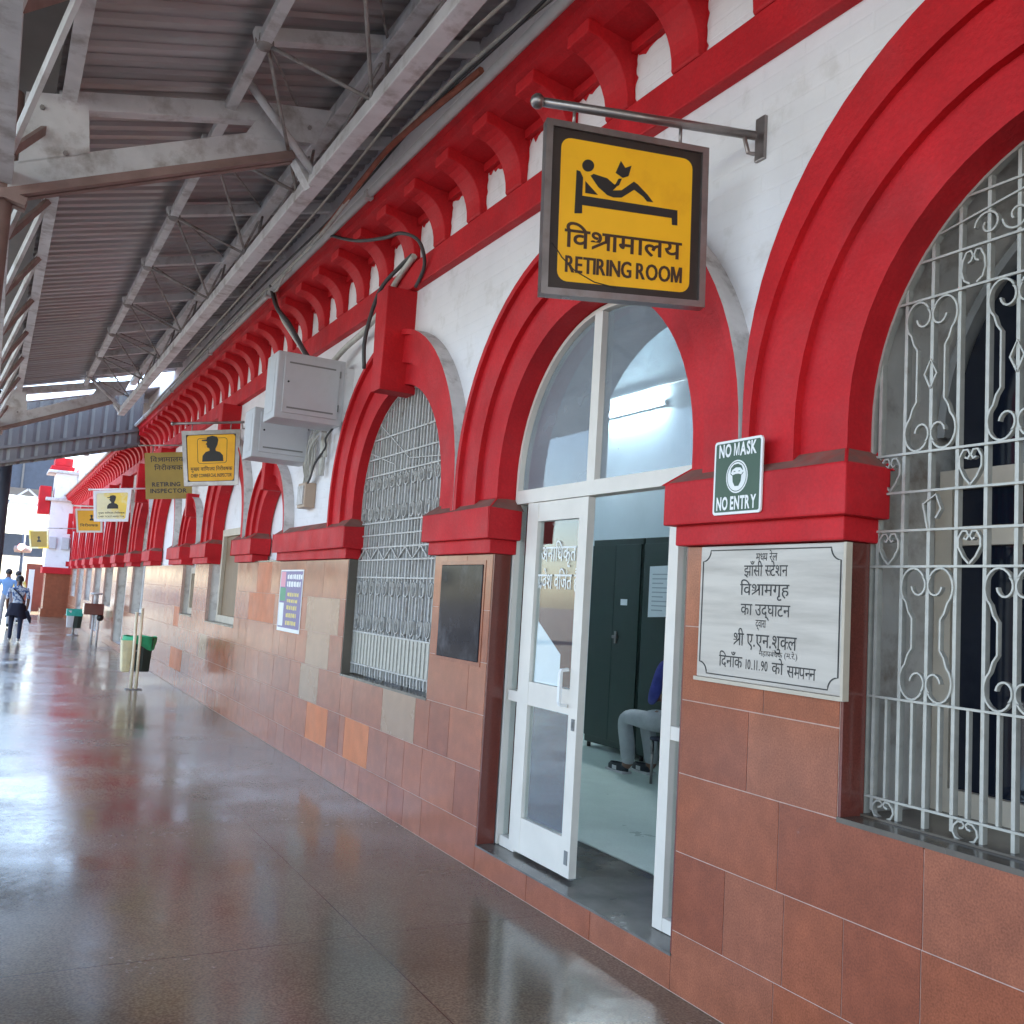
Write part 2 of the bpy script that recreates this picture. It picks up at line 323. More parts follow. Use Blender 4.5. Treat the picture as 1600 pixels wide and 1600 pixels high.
def tag(o, label=None, cat=None, group=None, kind=None):
    if label: o['label'] = label
    if cat: o['category'] = cat
    if group: o['group'] = group
    if kind: o['kind'] = kind
    return o
def thing(name, loc, label, cat, group=None):
    o = bpy.data.objects.new(name, None); COL.objects.link(o); o.location = loc; o.empty_display_size = .2; o['_o'] = list(loc)
    return tag(o, label, cat, group)
def copy_tree(o, loc, label=None, parent=None):
    c = o.copy(); COL.objects.link(c)
    if parent is not None: c.parent = parent
    else: c.location = loc; c['_o'] = list(loc)
    if label: c['label'] = label
    for ch in list(o.children): copy_tree(ch, None, None, c)
    return c
def arc(c, z, r, a0, a1, n=24):
    return [(c + r * math.cos(a0 + (a1 - a0) * i / n), z + r * math.sin(a0 + (a1 - a0) * i / n)) for i in range(n + 1)]

# ------------------------------------------------------------------ writing
_G = {}
def glyph(ch, bold=0):
    k = (ch, bold)
    if k in _G: return _G[k]
    cu = bpy.data.curves.new('glyph', 'FONT'); cu.body = ch; cu.size = 1; cu.resolution_u = 3; cu.offset = bold
    o = bpy.data.objects.new('glyph', cu); COL.objects.link(o)
    dg = bpy.context.evaluated_depsgraph_get(); ev = o.evaluated_get(dg); me = ev.to_mesh()
    vs = [(v.co.x, v.co.y) for v in me.vertices]; fs = [tuple(p.vertices) for p in me.polygons]
    ev.to_mesh_clear(); bpy.data.objects.remove(o); bpy.data.curves.remove(cu)
    _G[k] = (vs, fs); return _G[k]
def clip_x(vs, fs, xmax):
    bm = bmesh.new(); bv = [bm.verts.new((x, y, 0)) for x, y in vs]
    for f in fs:
        try: bm.faces.new([bv[i] for i in f])
        except ValueError: pass
    bmesh.ops.bisect_plane(bm, geom=bm.verts[:] + bm.edges[:] + bm.faces[:], plane_co=(xmax, 0, 0), plane_no=(1, 0, 0), clear_outer=True)
    bm.verts.index_update(); out = ([(v.co.x, v.co.y) for v in bm.verts], [tuple(v.index for v in f.verts) for f in bm.faces]); bm.free(); return out
HEAD = {}
def hindi(text, bold=0):
    """lays out pre-ordered Devanagari: '~' half form, '^' ra below, '`' ra above; returns polygons and width"""
    if bold not in HEAD:
        ys = [y for x, y in glyph('म', bold)[0]]; HEAD[bold] = max(ys)
    top = HEAD[bold]; V, F, pen = [], [], 0.0
    def add(vs, fs, dx):
        n = len(V); V.extend((x + dx, y) for x, y in vs); F.extend(tuple(n + i for i in f) for f in fs)
    i = 0; last = (0, 0)
    while i < len(text):
        ch = text[i]; nx = text[i + 1] if i + 1 < len(text) else ''
        if ch == ' ': pen += .28; i += 1; continue
        if ch == '^':
            a = pen - .155; t = .035 + bold
            add([(a + .03, .36), (a + .03, .27 - t), (a - .27, .03 - t), (a - .27, .11)], [(0, 1, 2, 3)], 0); i += 1; continue
        if ch == '`':
            a = pen - .10; P = arc(a + .03, top + .11, .085, -PI * .55, PI * .75, 10); Q = arc(a + .03, top + .11, .085 - .05 - bold, -PI * .55, PI * .75, 10)
            add(P + Q, [(k, k + 1, 11 + k + 1, 11 + k) for k in range(10)], 0); i += 1; continue
        vs, fs = glyph(ch, bold)
        if not vs: i += 1; continue
        if ch == 'श' and nx == '^':                            # the shra ligature: upper loop, stem and a slanting stroke
            a = max(x for x, y in vs if top - .10 < y <= top + .02)
            vs, fs = clip_x(vs, fs, a - .145)
            vs, fs = [(y, x) for x, y in vs], fs
            vs, fs = clip_x([(-x, y) for x, y in vs], fs, -.26); vs = [(y, -x) for x, y in vs]
            add(vs, fs, pen); e = .036 + bold
            add([(a - .145, 0), (a - .145 + 2 * e, 0), (a - .145 + 2 * e, top), (a - .145, top)], [(0, 1, 2, 3)], pen)
            add([(a - .145, top - 2 * e), (a - .145 + 2 * e, top - 2 * e), (a, top - 2 * e), (a, top), (a - .145 + 2 * e, top)], [(1, 2, 3, 4)], pen)
            add([(a - .145, .40), (a - .145, .30 - bold), (.07, .0 - bold), (.07, .085 + bold)], [(0, 1, 2, 3)], pen)
            pen += a - .012; i += 2; continue
        hd = [x for x, y in vs if top - .10 < y <= top + .02]
        zero = ch in 'ुूृेैँं्'
        if zero: add(vs, fs, pen); i += 1; continue
        adv = max(hd) if (ch >= 'ऀ' and hd) else max(x for x, y in vs) + .06
        if ch == 'ि': adv = .26
        if ch in 'ोौी': adv = .26
        if ch == 'ा': adv = .26
        if nx == '~':
            vs, fs = clip_x(vs, fs, adv - .15); add(vs, fs, pen); pen += adv - .16; i += 2; continue
        add(vs, fs, pen); pen += adv - (.012 if ch >= 'ऀ' else 0); i += 1
    return V, F, pen
M_CAP = [(.03, 0), (.03, .70), (.19, .70), (.375, .20), (.56, .70), (.72, .70), (.72, 0), (.61, 0), (.61, .52), (.425, 0), (.325, 0), (.14, .52), (.14, 0)]
def latin(text, bold=0):
    V, F, pen = [], [], 0.0
    for ch in text:
        if ch == ' ': pen += .26; continue
        if ch == 'M': vs, fs, adv = M_CAP, [tuple(range(len(M_CAP)))], .78
        else:
            vs, fs = glyph(ch, bold)
            if not vs: continue
            x0 = min(x for x, y in vs); pad = .09 if ch in '1.' else 0; vs = [(x - x0 + .035 + pad, y) for x, y in vs]; adv = max(x for x, y in vs) + pad + (.055 if ch not in 'AVTLP' else .025)
        n = len(V); V.extend((x + pen, y) for x, y in vs); F.extend(tuple(n + i for i in f) for f in fs); pen += adv
    return V, F, pen
def put_text(mb, place, text, u, v, height, width=None, bold=0, dev=False, m=0, align='c', off=.0015):
    """place(u, v, d) maps panel coordinates to the world"""
    V, F, wd = (hindi if dev else latin)(text, bold)
    em = height / (.66 if dev else .70); sx = em if width is None else width / wd
    x0 = u - (wd * sx / 2 if align == 'c' else 0)
    n = len(mb.v)
    mb.v += [tuple(place(x0 + x * sx, v + y * em, off)) for x, y in V]
    for f in F: mb.f.append(tuple(n + i for i in f)); mb.m.append(m); mb.sm.append(False)
def put_poly(mb, place, pts, m=0, off=.0015):
    mb.face([place(u, v, off) for u, v in pts], m)
def frame_map(o, U, Vv, Nn):
    o, U, Vv, Nn = map(Vector, (o, U, Vv, Nn))
    return lambda u, v, d=0: o + U * u + Vv * v + Nn * d
wallmap = lambda y0, z0, x=0: (lambda u, v, d=0: Vector((x - d, y0 - u, z0 + v)))     # panel on the wall: u runs towards -Y (reading direction)

# ------------------------------------------------------------------ setting
mb = MB(); mb.box(-7.2, .70, -25, 160, -.25, 0); o = mb.build('platform_floor', 'floor', bevel=0); tag(o, kind='structure')
mb = MB(); mb.box(-700, 700, -700, 900, -1.3, -1.05); o = mb.build('ground', 'ballast'); tag(o, kind='structure')

# ------------------------------------------------------------------ station building
BLD = thing('station_building', (0, 0, 0), 'long red and white station building with round arches and brown tiled base', 'building')
XW, XB, SP = .04, .65, 2.27                       # plaster face, back of wall, springing height
IMP0, IMP1 = 1.84, 2.12                           # impost band
TOPZ = 4.9
# bays: centre, inner radius, springing, sill height of the opening, outer ring factor
BAYS = [dict(c=-1.18, r=.91, s=SP, sill=.88), dict(c=1.50, r=.91, s=SP, sill=.88), dict(c=4.18, r=.91, s=SP, sill=.145), dict(c=6.82, r=.89, s=SP, sill=.88),
        dict(c=10.38, r=.56, s=2.12, sill=1.84), dict(c=12.60, r=.86, s=2.2, sill=1.06), dict(c=14.95, r=.50, s=2.12, sill=1.08), dict(c=17.6, r=1.03, s=2.2, sill=1.84)]
for k in range(8): BAYS.append(dict(c=20.4 + 2.68 * k, r=.91, s=SP, sill=.145 if k % 2 else .88))
Y0, Y1 = -3.0, 42.0
wall = MB()
bounds = [Y0]
for a, b in zip(BAYS[:-1], BAYS[1:]): bounds.append(((a['c'] + a['r']) + (b['c'] - b['r'])) / 2)
bounds.append(Y1)
for B, ya, yb in zip(BAYS, bounds[:-1], bounds[1:]):
    c, r, s, sill = B['c'], B['r'] + .02, B['s'], B['sill']
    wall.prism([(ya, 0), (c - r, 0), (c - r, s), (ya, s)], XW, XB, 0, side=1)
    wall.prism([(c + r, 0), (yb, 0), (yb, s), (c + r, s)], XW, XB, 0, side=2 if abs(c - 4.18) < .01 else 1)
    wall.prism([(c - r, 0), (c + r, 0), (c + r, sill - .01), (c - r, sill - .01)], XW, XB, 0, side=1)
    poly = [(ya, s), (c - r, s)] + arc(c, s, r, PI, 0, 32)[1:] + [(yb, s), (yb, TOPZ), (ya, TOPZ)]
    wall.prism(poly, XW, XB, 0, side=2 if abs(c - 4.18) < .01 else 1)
wall.box(XW, XB, Y0, Y1, TOPZ, 5.7, 0)
wall.build('wall', ['white', 'reveal', 'mauve'], BLD)
mb = MB(); mb.box(.205, XB + .001, 5.085, 5.10, .152, 2.14); mb.build('reveal_lining', 'tile_dark', BLD)

# archivolts: three stepped rings on each arch
def ring(mb, c, s, z0, r0, r1, x0, x1, mf=0, ms=0, mo=0, dz=0):
    n = 36
    def prof(r, u=0): return [(c + r, z0)] + [(c + r * math.cos(PI * i / n), s + u + r * math.sin(PI * i / n)) for i in range(n + 1)] + [(c - r, z0)]
    A, Bq = prof(r0), prof(r1, dz)
    mb.grid([[(x0, *p) for p in A], [(x0, *p) for p in Bq]], mf, False)
    mb.grid([[(x0, *p) for p in A], [(x1, *p) for p in A]], ms, True)
    mb.grid([[(x0, *p) for p in Bq], [(x1, *p) for p in Bq]], mo, True)
for B in BAYS:
    c, r, s = B['c'], B['r'], B['s']; z0 = IMP1 - .02; k = min(1, r / .9)
    mb = MB()
    ring(mb, c, s, z0, r, r + .26 * k, .0, .15)
    ring(mb, c + .055 * k, s, z0, r + .17 * k, r + .39 * k, -.036, .02)
    ring(mb, c + .055 * k, s, z0, r + .380 * k, r + .420 * k, -.068, XW + .01, 0, 0, 1, dz=.15 if c < 2 else 0)
    mb.build('archivolt', ['red', 'dusty'], BLD, fix=False)
    if abs(c - 4.18) < .01: continue
    ky = c + .0
    mb = MB(); P = [(ky - .09 * k, s + r - .07), (ky + .09 * k, s + r - .07), (ky + .12 * k, s + r + .48 * k), (ky + .12 * k, 3.88 if k > .9 else s + r + .5 * k), (ky - .12 * k, 3.88 if k > .9 else s + r + .5 * k), (ky - .12 * k, s + r + .48 * k)]
    mb.prism(P, -.20 if k > .9 else -.13, .10)
    mb.build('keystone', 'red', BLD, bevel=.008)

# impost mouldings (capitals) between openings
def impost(y0, y1, wrap0=True, wrap1=True, deep=.14):
    e = .075
    a, b = y0 - (e if wrap0 else 0), y1 + (e if wrap1 else 0)
    mb = MB()
    # upper fascia with weathered top
    zt, zs, zm = 2.105, 2.175, 1.925
    lo = [(-.085, a, zm), (-.085, b, zm), (deep, b, zm), (deep, a, zm)]; hi = [(-.085, a, zt), (-.085, b, zt), (deep, b, zt), (deep, a, zt)]
    tp = [(-.0, y0, zs), (-.0, y1, zs), (deep, y1, zs), (deep, y0, zs)]
    mb.face([lo[0], lo[1], hi[1], hi[0]]); mb.face([lo[3], lo[0], hi[0], hi[3]]); mb.face([lo[1], lo[2], hi[2], hi[1]]); mb.face([lo[2], lo[3], hi[3], hi[2]]); mb.face(lo[::-1])
    mb.face([hi[0], hi[1], tp[1], tp[0]], 1); mb.face([hi[1], hi[2], tp[2], tp[1]], 1); mb.face([hi[3], hi[0], tp[0], tp[3]], 1); mb.face([hi[2], hi[3], tp[3], tp[2]], 1); mb.face(tp, 1)
    e2 = .035
    mb.box(-.045, deep - .004, y0 - (e2 if wrap0 else 0), y1 + (e2 if wrap1 else 0), IMP0, zm + .002)
    return mb.build('capital', ['red', 'redtop'], BLD, bevel=.007)
for A, B in zip(BAYS[:-1], BAYS[1:]):
    impost(A['c'] + A['r'], B['c'] - B['r'])
impost(BAYS[-1]['c'] + .91, Y1, True, False)

# string course, frieze, corbels, cornice
mb = MB(); mb.box(-.025, XW + .01, Y0, Y1, 3.885, 4.085); mb.build('string_course', 'red', BLD, bevel=.01)
mb = MB(); mb.box(.015, XW + .012, Y0, Y1, 4.085, 4.40); mb.build('frieze', 'white', BLD)
mb = MB()
mb.prism([(Y0, 4.375), (Y1, 4.375), (Y1, 4.46), (Y0, 4.46)], -.02, XW + .014)
prof = [(.02, 4.43), (-.10, 4.44), (-.20, 4.455), (-.26, 4.48), (-.30, 4.50), (-.30, 4.56), (-.34, 4.575), (-.34, 4.62), (.02, 4.62)]
mb.grid([[(x, Y0, z) for x, z in prof], [(x, Y1, z) for x, z in prof]], 0, False)
mb.build('cornice', 'red', BLD)
PERO = .555; rs = random.Random(21)
for k in range(-2, 14):
    mb = MB()
    e0, e1 = 3.9725 + k * PERO - PERO + .10, 3.9725 + k * PERO - .10
    for ye, sg in ((e0, 1), (e1, -1)):
        zs = [4.085 + .315 * i / 12 for i in range(13)]; ws = [abs(rs.gauss(.006, .008)) + .002 for _ in zs]
        for i in range(12): mb.face([(.0132, ye - sg * .01, zs[i]), (.0132, ye + sg * ws[i], zs[i]), (.0132, ye + sg * ws[i + 1], zs[i + 1]), (.0132, ye - sg * .01, zs[i + 1])])
    ysq = [e0 + .02 + (e1 - e0 - .04) * i / 10 for i in range(11)]; hs_ = [abs(rs.gauss(.008, .008)) for _ in ysq]; h2 = [abs(rs.gauss(.014, .014)) for _ in ysq]
    for i in range(10):
        mb.face([(.0134, ysq[i], 4.08), (.0134, ysq[i + 1], 4.08), (.0134, ysq[i + 1], 4.087 + hs_[i + 1]), (.0134, ysq[i], 4.087 + hs_[i])])
        mb.face([(.0134, ysq[i], 4.395), (.0134, ysq[i + 1], 4.395), (.0134, ysq[i + 1], 4.375 - h2[i + 1]), (.0134, ysq[i], 4.375 - h2[i])])
    mb.build('overpaint', 'red', BLD, fix=False)
PER = .555; cy = 3.9725 - 4 * PER
cprof = [(.03, 4.088), (-.022, 4.088), (-.030, 4.10)] + [(-.265 + .235 * math.cos(t), 4.115 + .285 * math.sin(t)) for t in [PI / 2 * i / 9 for i in range(10)]] + [(-.285, 4.405), (-.285, 4.475), (.03, 4.475)]
first = None; arch0 = None
for k in range(70):
    y = cy + k * PER
    if y > Y1 - .3: break
    if first is None:
        mb = MB(); n = len(cprof); mb.v += [(x, y - .10, z) for x, z in cprof] + [(x, y + .10, z) for x, z in cprof]
        mb.f += [tuple(range(n)), tuple(range(2 * n - 1, n - 1, -1))] + [(i, (i + 1) % n, n + (i + 1) % n, n + i) for i in range(n)]
        mb.m += [0] * (n + 2); mb.sm += [False] * (n + 2)
        first = mb.build('corbel', 'red', BLD, bevel=.007)
    else:
        for src in (first,):
            d = src.copy(); COL.objects.link(d); d.parent = BLD; d.location = (0, k * PER, 0)

# tile cladding of the base
mb = MB()
TM = ['tile0', 'tile1', 'tile2', 'tile3', 'tile_orange', 'tile_tan', 'tile_dark', 'grout']
rows_z = [(.002, .245), (.245, .565), (.565, .885), (.885, 1.19), (1.19, 1.50), (1.50, 1.838)]
opens = [(B['c'] - B['r'], B['c'] + B['r'], B['sill']) for B in BAYS]
over = {1: [(7.95, 8.55, 4), (6.95, 7.50, 4), (14.9, 15.9, 4)], 2: [(8.28, 8.84, 5), (6.10, 6.72, 5), (13.2, 13.7, 5)], 3: [(8.05, 8.72, 5), (9.9, 11.05, 0), (15.0, 15.9, 4)], 4: [(7.85, 8.8, 5), (9.95, 11.05, 4)], 5: [(10.15, 10.75, 4)]}
fixed = {0: [2.684, 3.24, 5.10], 1: [2.37, 2.96, 3.24, 5.10, 5.42], 2: [2.06, 2.683, 3.24, 5.10, 6.28], 3: [2.375, 2.683, 2.86, 3.24], 4: [2.375, 3.24], 5: [2.375, 3.24]}
def put_tile(y0, y1, z0, z1, m):
    g = .0022
    mb.box(0, .035, y0 + g, y1 - g, z0 + g, z1 - g, m)
for ri, (z0, z1) in enumerate(rows_z):
    rs = random.Random(40 + ri)
    cuts = set()
    y = -2.0 + rs.random() * .3
    while y < 40:
        cuts.add(round(y, 3)); y += rs.choice([.29, .31, .47, .58, .6, .61]) if y < 16 else rs.choice([.6, .8])
    for f in fixed.get(ri, []):
        cuts = {q for q in cuts if abs(q - f) > .2}
        cuts.add(f)
    for a, b, _ in over.get(ri, []):
        cuts = {q for q in cuts if not (a - .06 < q < b + .06)}; cuts |= {a, b}
    for a, b, sl in opens:
        if sl < z1 - .02: cuts = {q for q in cuts if not (a - .08 < q < b + .08)} | {a, b}
    cuts = sorted(cuts)
    for a, b in zip(cuts[:-1], cuts[1:]):
        mid = (a + b) / 2; op = [sl for (p, q, sl) in opens if p < mid < q]
        if op and op[0] < z1 - .02:
            if op[0] > z0 + .02:       # part tile up to the sill
                n = max(1, round((b - a) / .6))
                for i in range(n): put_tile(a + (b - a) * i / n, a + (b - a) * (i + 1) / n, z0, op[0], rs.choice([0, 1, 3]))
            continue
        m = rs.choices([0, 1, 2, 3], [4, 4, 2, 3])[0]
        for p, q, mm in over.get(ri, []):
            if p - .01 < mid < q + .01: m = mm
        put_tile(a, b, z0, z1, m)
mb.build('tile_cladding', TM, BLD, fix=False)
mb = MB()
segs = [Y0] + [v for a, b, s_ in opens for v in (a, b)] + [Y1]
for i in range(0, len(segs), 2): mb.box(.003, XW + .003, segs[i], segs[i + 1], 0, 1.836)
for a, b, sl in opens: mb.box(.003, XW + .003, a, b, 0, sl - .012)
mb.build('tile_grout', 'grout', BLD)
# dark tile linings in the jambs and stone sills
for B in BAYS[:4]:
    for sg in (-1, 1):
        mb = MB(); ye = B['c'] + sg * B['r']
        mb.box(.004, .115, ye - sg * .012, ye + sg * .03, B['sill'] + .006, IMP0 - .002)
        mb.build('jamb_lining', 'tile_dark' if B['c'] < 6 else 'stonejamb', BLD)
for B in BAYS[:7]:
    mb = MB(); zz = B['sill']
    mb.box(-.004, .5 if zz > .5 else .66, B['c'] - B['r'] + .001, B['c'] + B['r'] - .001, zz - .006, zz + (.012 if zz > .5 else .004)); mb.build('sill', 'sill' if zz > .5 else 'threshold', BLD)

# ---- room behind the door (and dark rooms behind the windows)
mb = MB(); mb.box(XB, 3.45, 2.95, 10.4, .05, .149); mb.build('room_floor', 'mint', BLD)
mb = MB()
mb.box(3.42, 3.6, 2.8, 10.5, .05, 4.6); mb.box(XB, 3.42, 10.3, 10.5, .05, 4.6); mb.box(XB, 3.42, 2.8, 2.95, .05, 4.6)
mb.box(XB, 3.6, 2.8, 10.5, 4.6, 4.75)
mb.box(XB + .002, XB + .02, 5.12, 10.3, .149, 4.6); mb.box(XB + .002, XB + .02, 2.95, 3.24, .149, 4.6); mb.box(XB + .002, XB + .02, 3.24, 5.12, 3.24, 4.6)
mb.build('room_wall', 'roomwall', BLD)
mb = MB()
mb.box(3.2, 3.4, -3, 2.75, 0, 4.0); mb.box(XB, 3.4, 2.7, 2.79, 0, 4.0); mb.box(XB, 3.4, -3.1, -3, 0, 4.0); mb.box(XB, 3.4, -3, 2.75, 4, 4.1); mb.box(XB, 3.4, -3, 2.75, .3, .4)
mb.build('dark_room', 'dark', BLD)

# ---- windows with scroll grilles (near bays)
def spiral(c, r0, turns, a0, sgn=1, n=22):
    return [(c[0] + sgn * (r0 * (1 - .72 * i / n)) * math.cos(a0 + 2 * PI * turns * i / n), c[1] + (r0 * (1 - .72 * i / n)) * math.sin(a0 + 2 * PI * turns * i / n)) for i in range(n + 1)]
def scroll_grille(c, r, x, parent):
    s = SP; sill = .885
    ys = [c + r - .033 - (.0525 * 1.0) * 2 * k for k in range(18)]         # main bars, from the far jamb
    ys = [y for y in ys if y > c - r + .02]
    def top(y):
        d = r + .005 - abs(0); q = (r - .006) ** 2 - (y - c) ** 2
        return s + math.sqrt(max(q, .0004))
    bars = MB()
    for k, y in enumerate(ys):
        bars.box(x - .007, x + .016, y - .0065, y + .0065, sill + (.012 if k % 3 else .03), top(y))
        if k + 1 < len(ys): 
            ym = y - .0525
            bars.box(x - .006, x + .012, ym - .005, ym + .005, .965, 1.30)
    g = bars.build('grille', 'grille', parent)
    hz = MB()
    for z, y0, y1 in ((.962, c - r, c + r), (1.305, c - r, c + r), (1.758, c - r, c + r), (1.882, c - r, c + r), (2.015, c - r, c + r), (2.150, c - r, c + r)):
        hz.box(x - .0155, x - .0072, y0, y1, z - .004, z + .004)
    for z in (2.686, 2.82, 3.0):
        q = math.sqrt((r - .006) ** 2 - (z - s) ** 2); hz.box(x - .0155, x - .0072, c - q, c + q, z - .004, z + .004)
    hz.build('crossbar', 'grille', parent)
    rim = MB()
    rim.strip([(x, c + r - .006, sill)] + [(x, *p) for p in arc(c, s, r - .006, 0, PI, 40)] + [(x, c - r + .006, sill)], .03, .010); rim.build('grille_rim', 'grille', parent)
    orn = MB()
    def flush():
        nonlocal orn
        if orn.v: orn.build('scroll', 'grille', parent)
        orn = MB()
    def S3(p): orn.strip([(x - .004, a, b) for a, b in p], .018, .0065)
    def lyre(y, z0, z1, diamond):
        H = z1 - z0; w = .098; R_ = .044
        for sg in (-1, 1):
            for z_, up in ((z0, 1), (z1, -1)):
                cc = (y + sg * (R_ + .006), z_ + up * (R_ + .006))
                # small curl near the bar, big arm sweeping out and into the straight middle
                curl = [(cc[0] + sg * (-.026 * math.cos(t)), cc[1] + up * (.028 * math.sin(t))) for t in [PI * 1.15 * (1 - i / 9) - .25 for i in range(10)]]
                curl = [(y + sg * (.032 + .027 * math.cos(a)), z_ + up * (.058 + .034 * math.sin(a))) for a in [PI * .05 + i * (PI * 1.25) / 10 for i in range(11)]]
                big = [(y + sg * (.052 + .048 * math.cos(a)), z_ + up * (.066 + .064 * math.sin(a))) for a in [PI * 1.08 + i * (PI * 1.22) / 12 for i in range(13)]]
                pts = curl + big[1:] + [(y + sg * .070, z_ + up * .150), (y + sg * .055, z_ + up * .172), (y + sg * .055, (z0 + z1) / 2)]
                S3(pts)
        if diamond:
            zm = (z0 + z1) / 2; S3([(y, zm - .05), (y + .024, zm), (y, zm + .05), (y - .024, zm), (y, zm - .05)])
    def heart(y, z0, z1, flip=1):
        H = z1 - z0; zb = z0 if flip > 0 else z1
        for sg in (-1, 1):
            p = [(0.0, .03), (.022, .22), (.040, .50), (.040, .74), (.026, .93), (.010, .93), (.002, .80), (.010, .70), (.020, .74)]
            S3([(y + sg * a, zb + flip * b * H) for a, b in p])
    def ringlet(y, z0, z1):
        for sg in (-1, 1):
            p = [(.012, .04), (.034, .16), (.044, .42), (.040, .70), (.026, .92), (.010, .94), (.002, .80), (.008, .66), (.020, .62)]
            S3([(y + sg * a, z0 + b * (z1 - z0)) for a, b in p])
    for k in range(2, len(ys) - 1, 3):
        y = ys[k]
        lyre(y, 1.309, 1.754, False); flush()
        if top(y + .1) > 2.69: lyre(y, 2.154, 2.682, True)
        elif top(y) > 2.5: lyre(y, 2.154, 2.52, False)
        flush()
    for k in range(0, len(ys) - 1, 3):
        y = ys[k] - .0525
        heart(y, 1.762, 1.880, 1); flush()
        heart(y, 2.019, 2.147, 1); flush(); ringlet(y, .893, .958); flush()
        if top(y) > 2.9: ringlet(y, 2.69, 2.815); flush()
    S3([(ys[2], 1.88), (ys[2] + .02, 1.97), (ys[2] - .03, 2.0), (ys[2] - .05, 1.95), (ys[2] - .03, 1.92)]); flush()
    for k in (4, 7, 10, 13):
        if k < len(ys) and top(ys[k]) > 2.95:
            S3(spiral((ys[k], 2.88), .05, 1.1, 0)); flush(); S3(spiral((ys[k] - .1, 2.88), .05, 1.1, PI, -1)); flush()
    S3([(ys[0], 2.86), (c, 3.02), (c - r * .6, 2.9)])
    flush()
    return g
def arched_sash(c, r, x, parent):
    s = SP; fr = MB(); ri = r - .005
    for sg in (-1, 1): fr.box(x, x + .06, c + sg * (ri - .07), c + sg * ri, .895, 2.07)
    ar = MB(); out = arc(c, s, ri, 0, PI, 36); inn = arc(c, s, ri - .032, 0, PI, 36)
    ar.grid([[(x, *p) for p in out], [(x, *p) for p in inn], [(x + .06, *p) for p in inn], [(x + .06, *p) for p in out]], 0, False, close_v=True)
    ar.build('arch_frame', 'cement', parent)
    fr.box(x - .004, x + .064, c - ri + .02, c + ri - .02, 2.07, 2.14); fr.box(x - .004, x + .064, c - ri + .09, c + ri - .09, 1.86, 1.93); fr.box(x - .003, x + .063, c - ri + .05, c + ri - .05, .897, .985)
    for d in (-.30, .30): fr.box(x - .002, x + .062, c + d - .025, c + d + .025, .95, 2.06)
    f = fr.build('window_frame', 'cream', parent)
    p = MB(); p.prism([(c + ri - .06, .95)] + arc(c, s, ri - .06, 0, PI, 36) + [(c - ri + .06, .95)], x + .026, x + .032); p.build('pane', 'pane_dark', parent)
for B in BAYS[:2]:
    win = MB(); 
    win.box(.10, .58, B['c'] - B['r'] + .002, B['c'] + B['r'] - .002, .8925, .9); wo = win.build('window', 'sill', BLD)
    scroll_grille(B['c'], B['r'], .135, wo); arched_sash(B['c'], B['r'], .47, wo)

# ---- shuttered window with close grey grille (third bay)
B = BAYS[3]; c, r = B['c'], B['r']
mb = MB(); P = [(c + r, .89)] + arc(c, SP, r, 0, PI, 36) + [(c - r, .89)]
mb.prism(P, .225, .245); wo = mb.build('shutter_window', 'dark', BLD)
rs = random.Random(3); y = c - r + .02; mb = MB()
while y < c + r - .05:
    w_ = rs.choice([.07, .10, .13]); w_ = min(w_, c + r - .01 - y); q = lambda yy: SP + math.sqrt(max((r - .012) ** 2 - (yy - c) ** 2, .0004))
    zt = min(q(y), q(y + w_)); d_ = rs.uniform(0, .02)
    mb.box(.185 + d_, .224, y, y + w_, .90, zt, rs.choice([0, 0, 1])); y += w_ + rs.choice([.008, .012, .03])
mb.build('shutter_leaf', ['shutter', 'grille2'], wo)
mb = MB(); n = 30
for i in range(n):
    y = c - r + .03 + (2 * r - .06) * i / (n - 1); tz = SP + math.sqrt(max((r - .01) ** 2 - (y - c) ** 2, .0004))
    if i % 2 == 0: mb.box(.088, .104, y - .009, y + .009, .905, tz)
    else: mb.box(.088, .100, y - .005, y + .005, .905, tz)
mb.strip([(.095, c + r - .008, .9)] + [(.095, *p) for p in arc(c, SP, r - .008, 0, PI, 36)] + [(.095, c - r + .008, .9)], .03, .012)
g = mb.build('grille', 'grille2', wo)
mb = MB()
for z in (.985, 1.245, 1.69, 1.83, 1.93, 2.03, 2.13, 2.52, 2.66, 2.82):
    q = r - .012 if z < SP else math.sqrt(max((r - .012) ** 2 - (z - SP) ** 2, 0)); mb.box(.078, .087, c - q, c + q, z - .006, z + .006)
mb.build('crossbar', 'grille2', wo); mb = MB()
for k in range(6):
    y0 = c - r + .02 + k * .29; mb.beam((.08, y0, 1.835), (.08, y0 + .14, 1.925), .01, .012, up=(1, 0, 0)); mb.beam((.08, y0 + .28, 1.835), (.08, y0 + .14, 1.925), .01, .012, up=(1, 0, 0))
mb.build('brace_band', 'grille2', wo); mb = MB()
for z0, z1 in ((1.27, 1.40), (1.55, 1.67), (2.15, 2.27), (2.40, 2.50)):
    mb.build('scroll', 'grille2', wo) if mb.v else None; mb = MB()
    for k in range(12):
        y = c - r + .09 + k * .146
        for sg in (-1, 1):
            mb.strip([(.083, y + sg * a, z0 + b * (z1 - z0)) for a, b in [(0, 0), (.03, .12), (.045, .45), (.035, .8), (.015, .9), (.008, .6)]], .016, .008)
mb.build('scroll', 'grille2', wo); mb = MB()
mb.strip([(.083, c + r - .3, 2.95), (.083, c - .1, 2.60), (.083, c - r + .1, 2.55)], .01, .007); mb.build('tie_bar', 'grille2', wo); mb = MB(); mb.strip([(.083, c + r - .15, 2.72), (.083, c + .2, 2.58)], .01, .007); mb.build('tie_bar', 'grille2', wo)
mb = MB(); mb.box(.084, .087, c - r + .02, c + r - .02, .992, 1.238)
for k in range(24): mb.box(.076, .0835, c - r + .04 + k * .072, c - r + .062 + k * .072, .994, 1.236)
mb.build('sheet_panel', 'grille', wo)

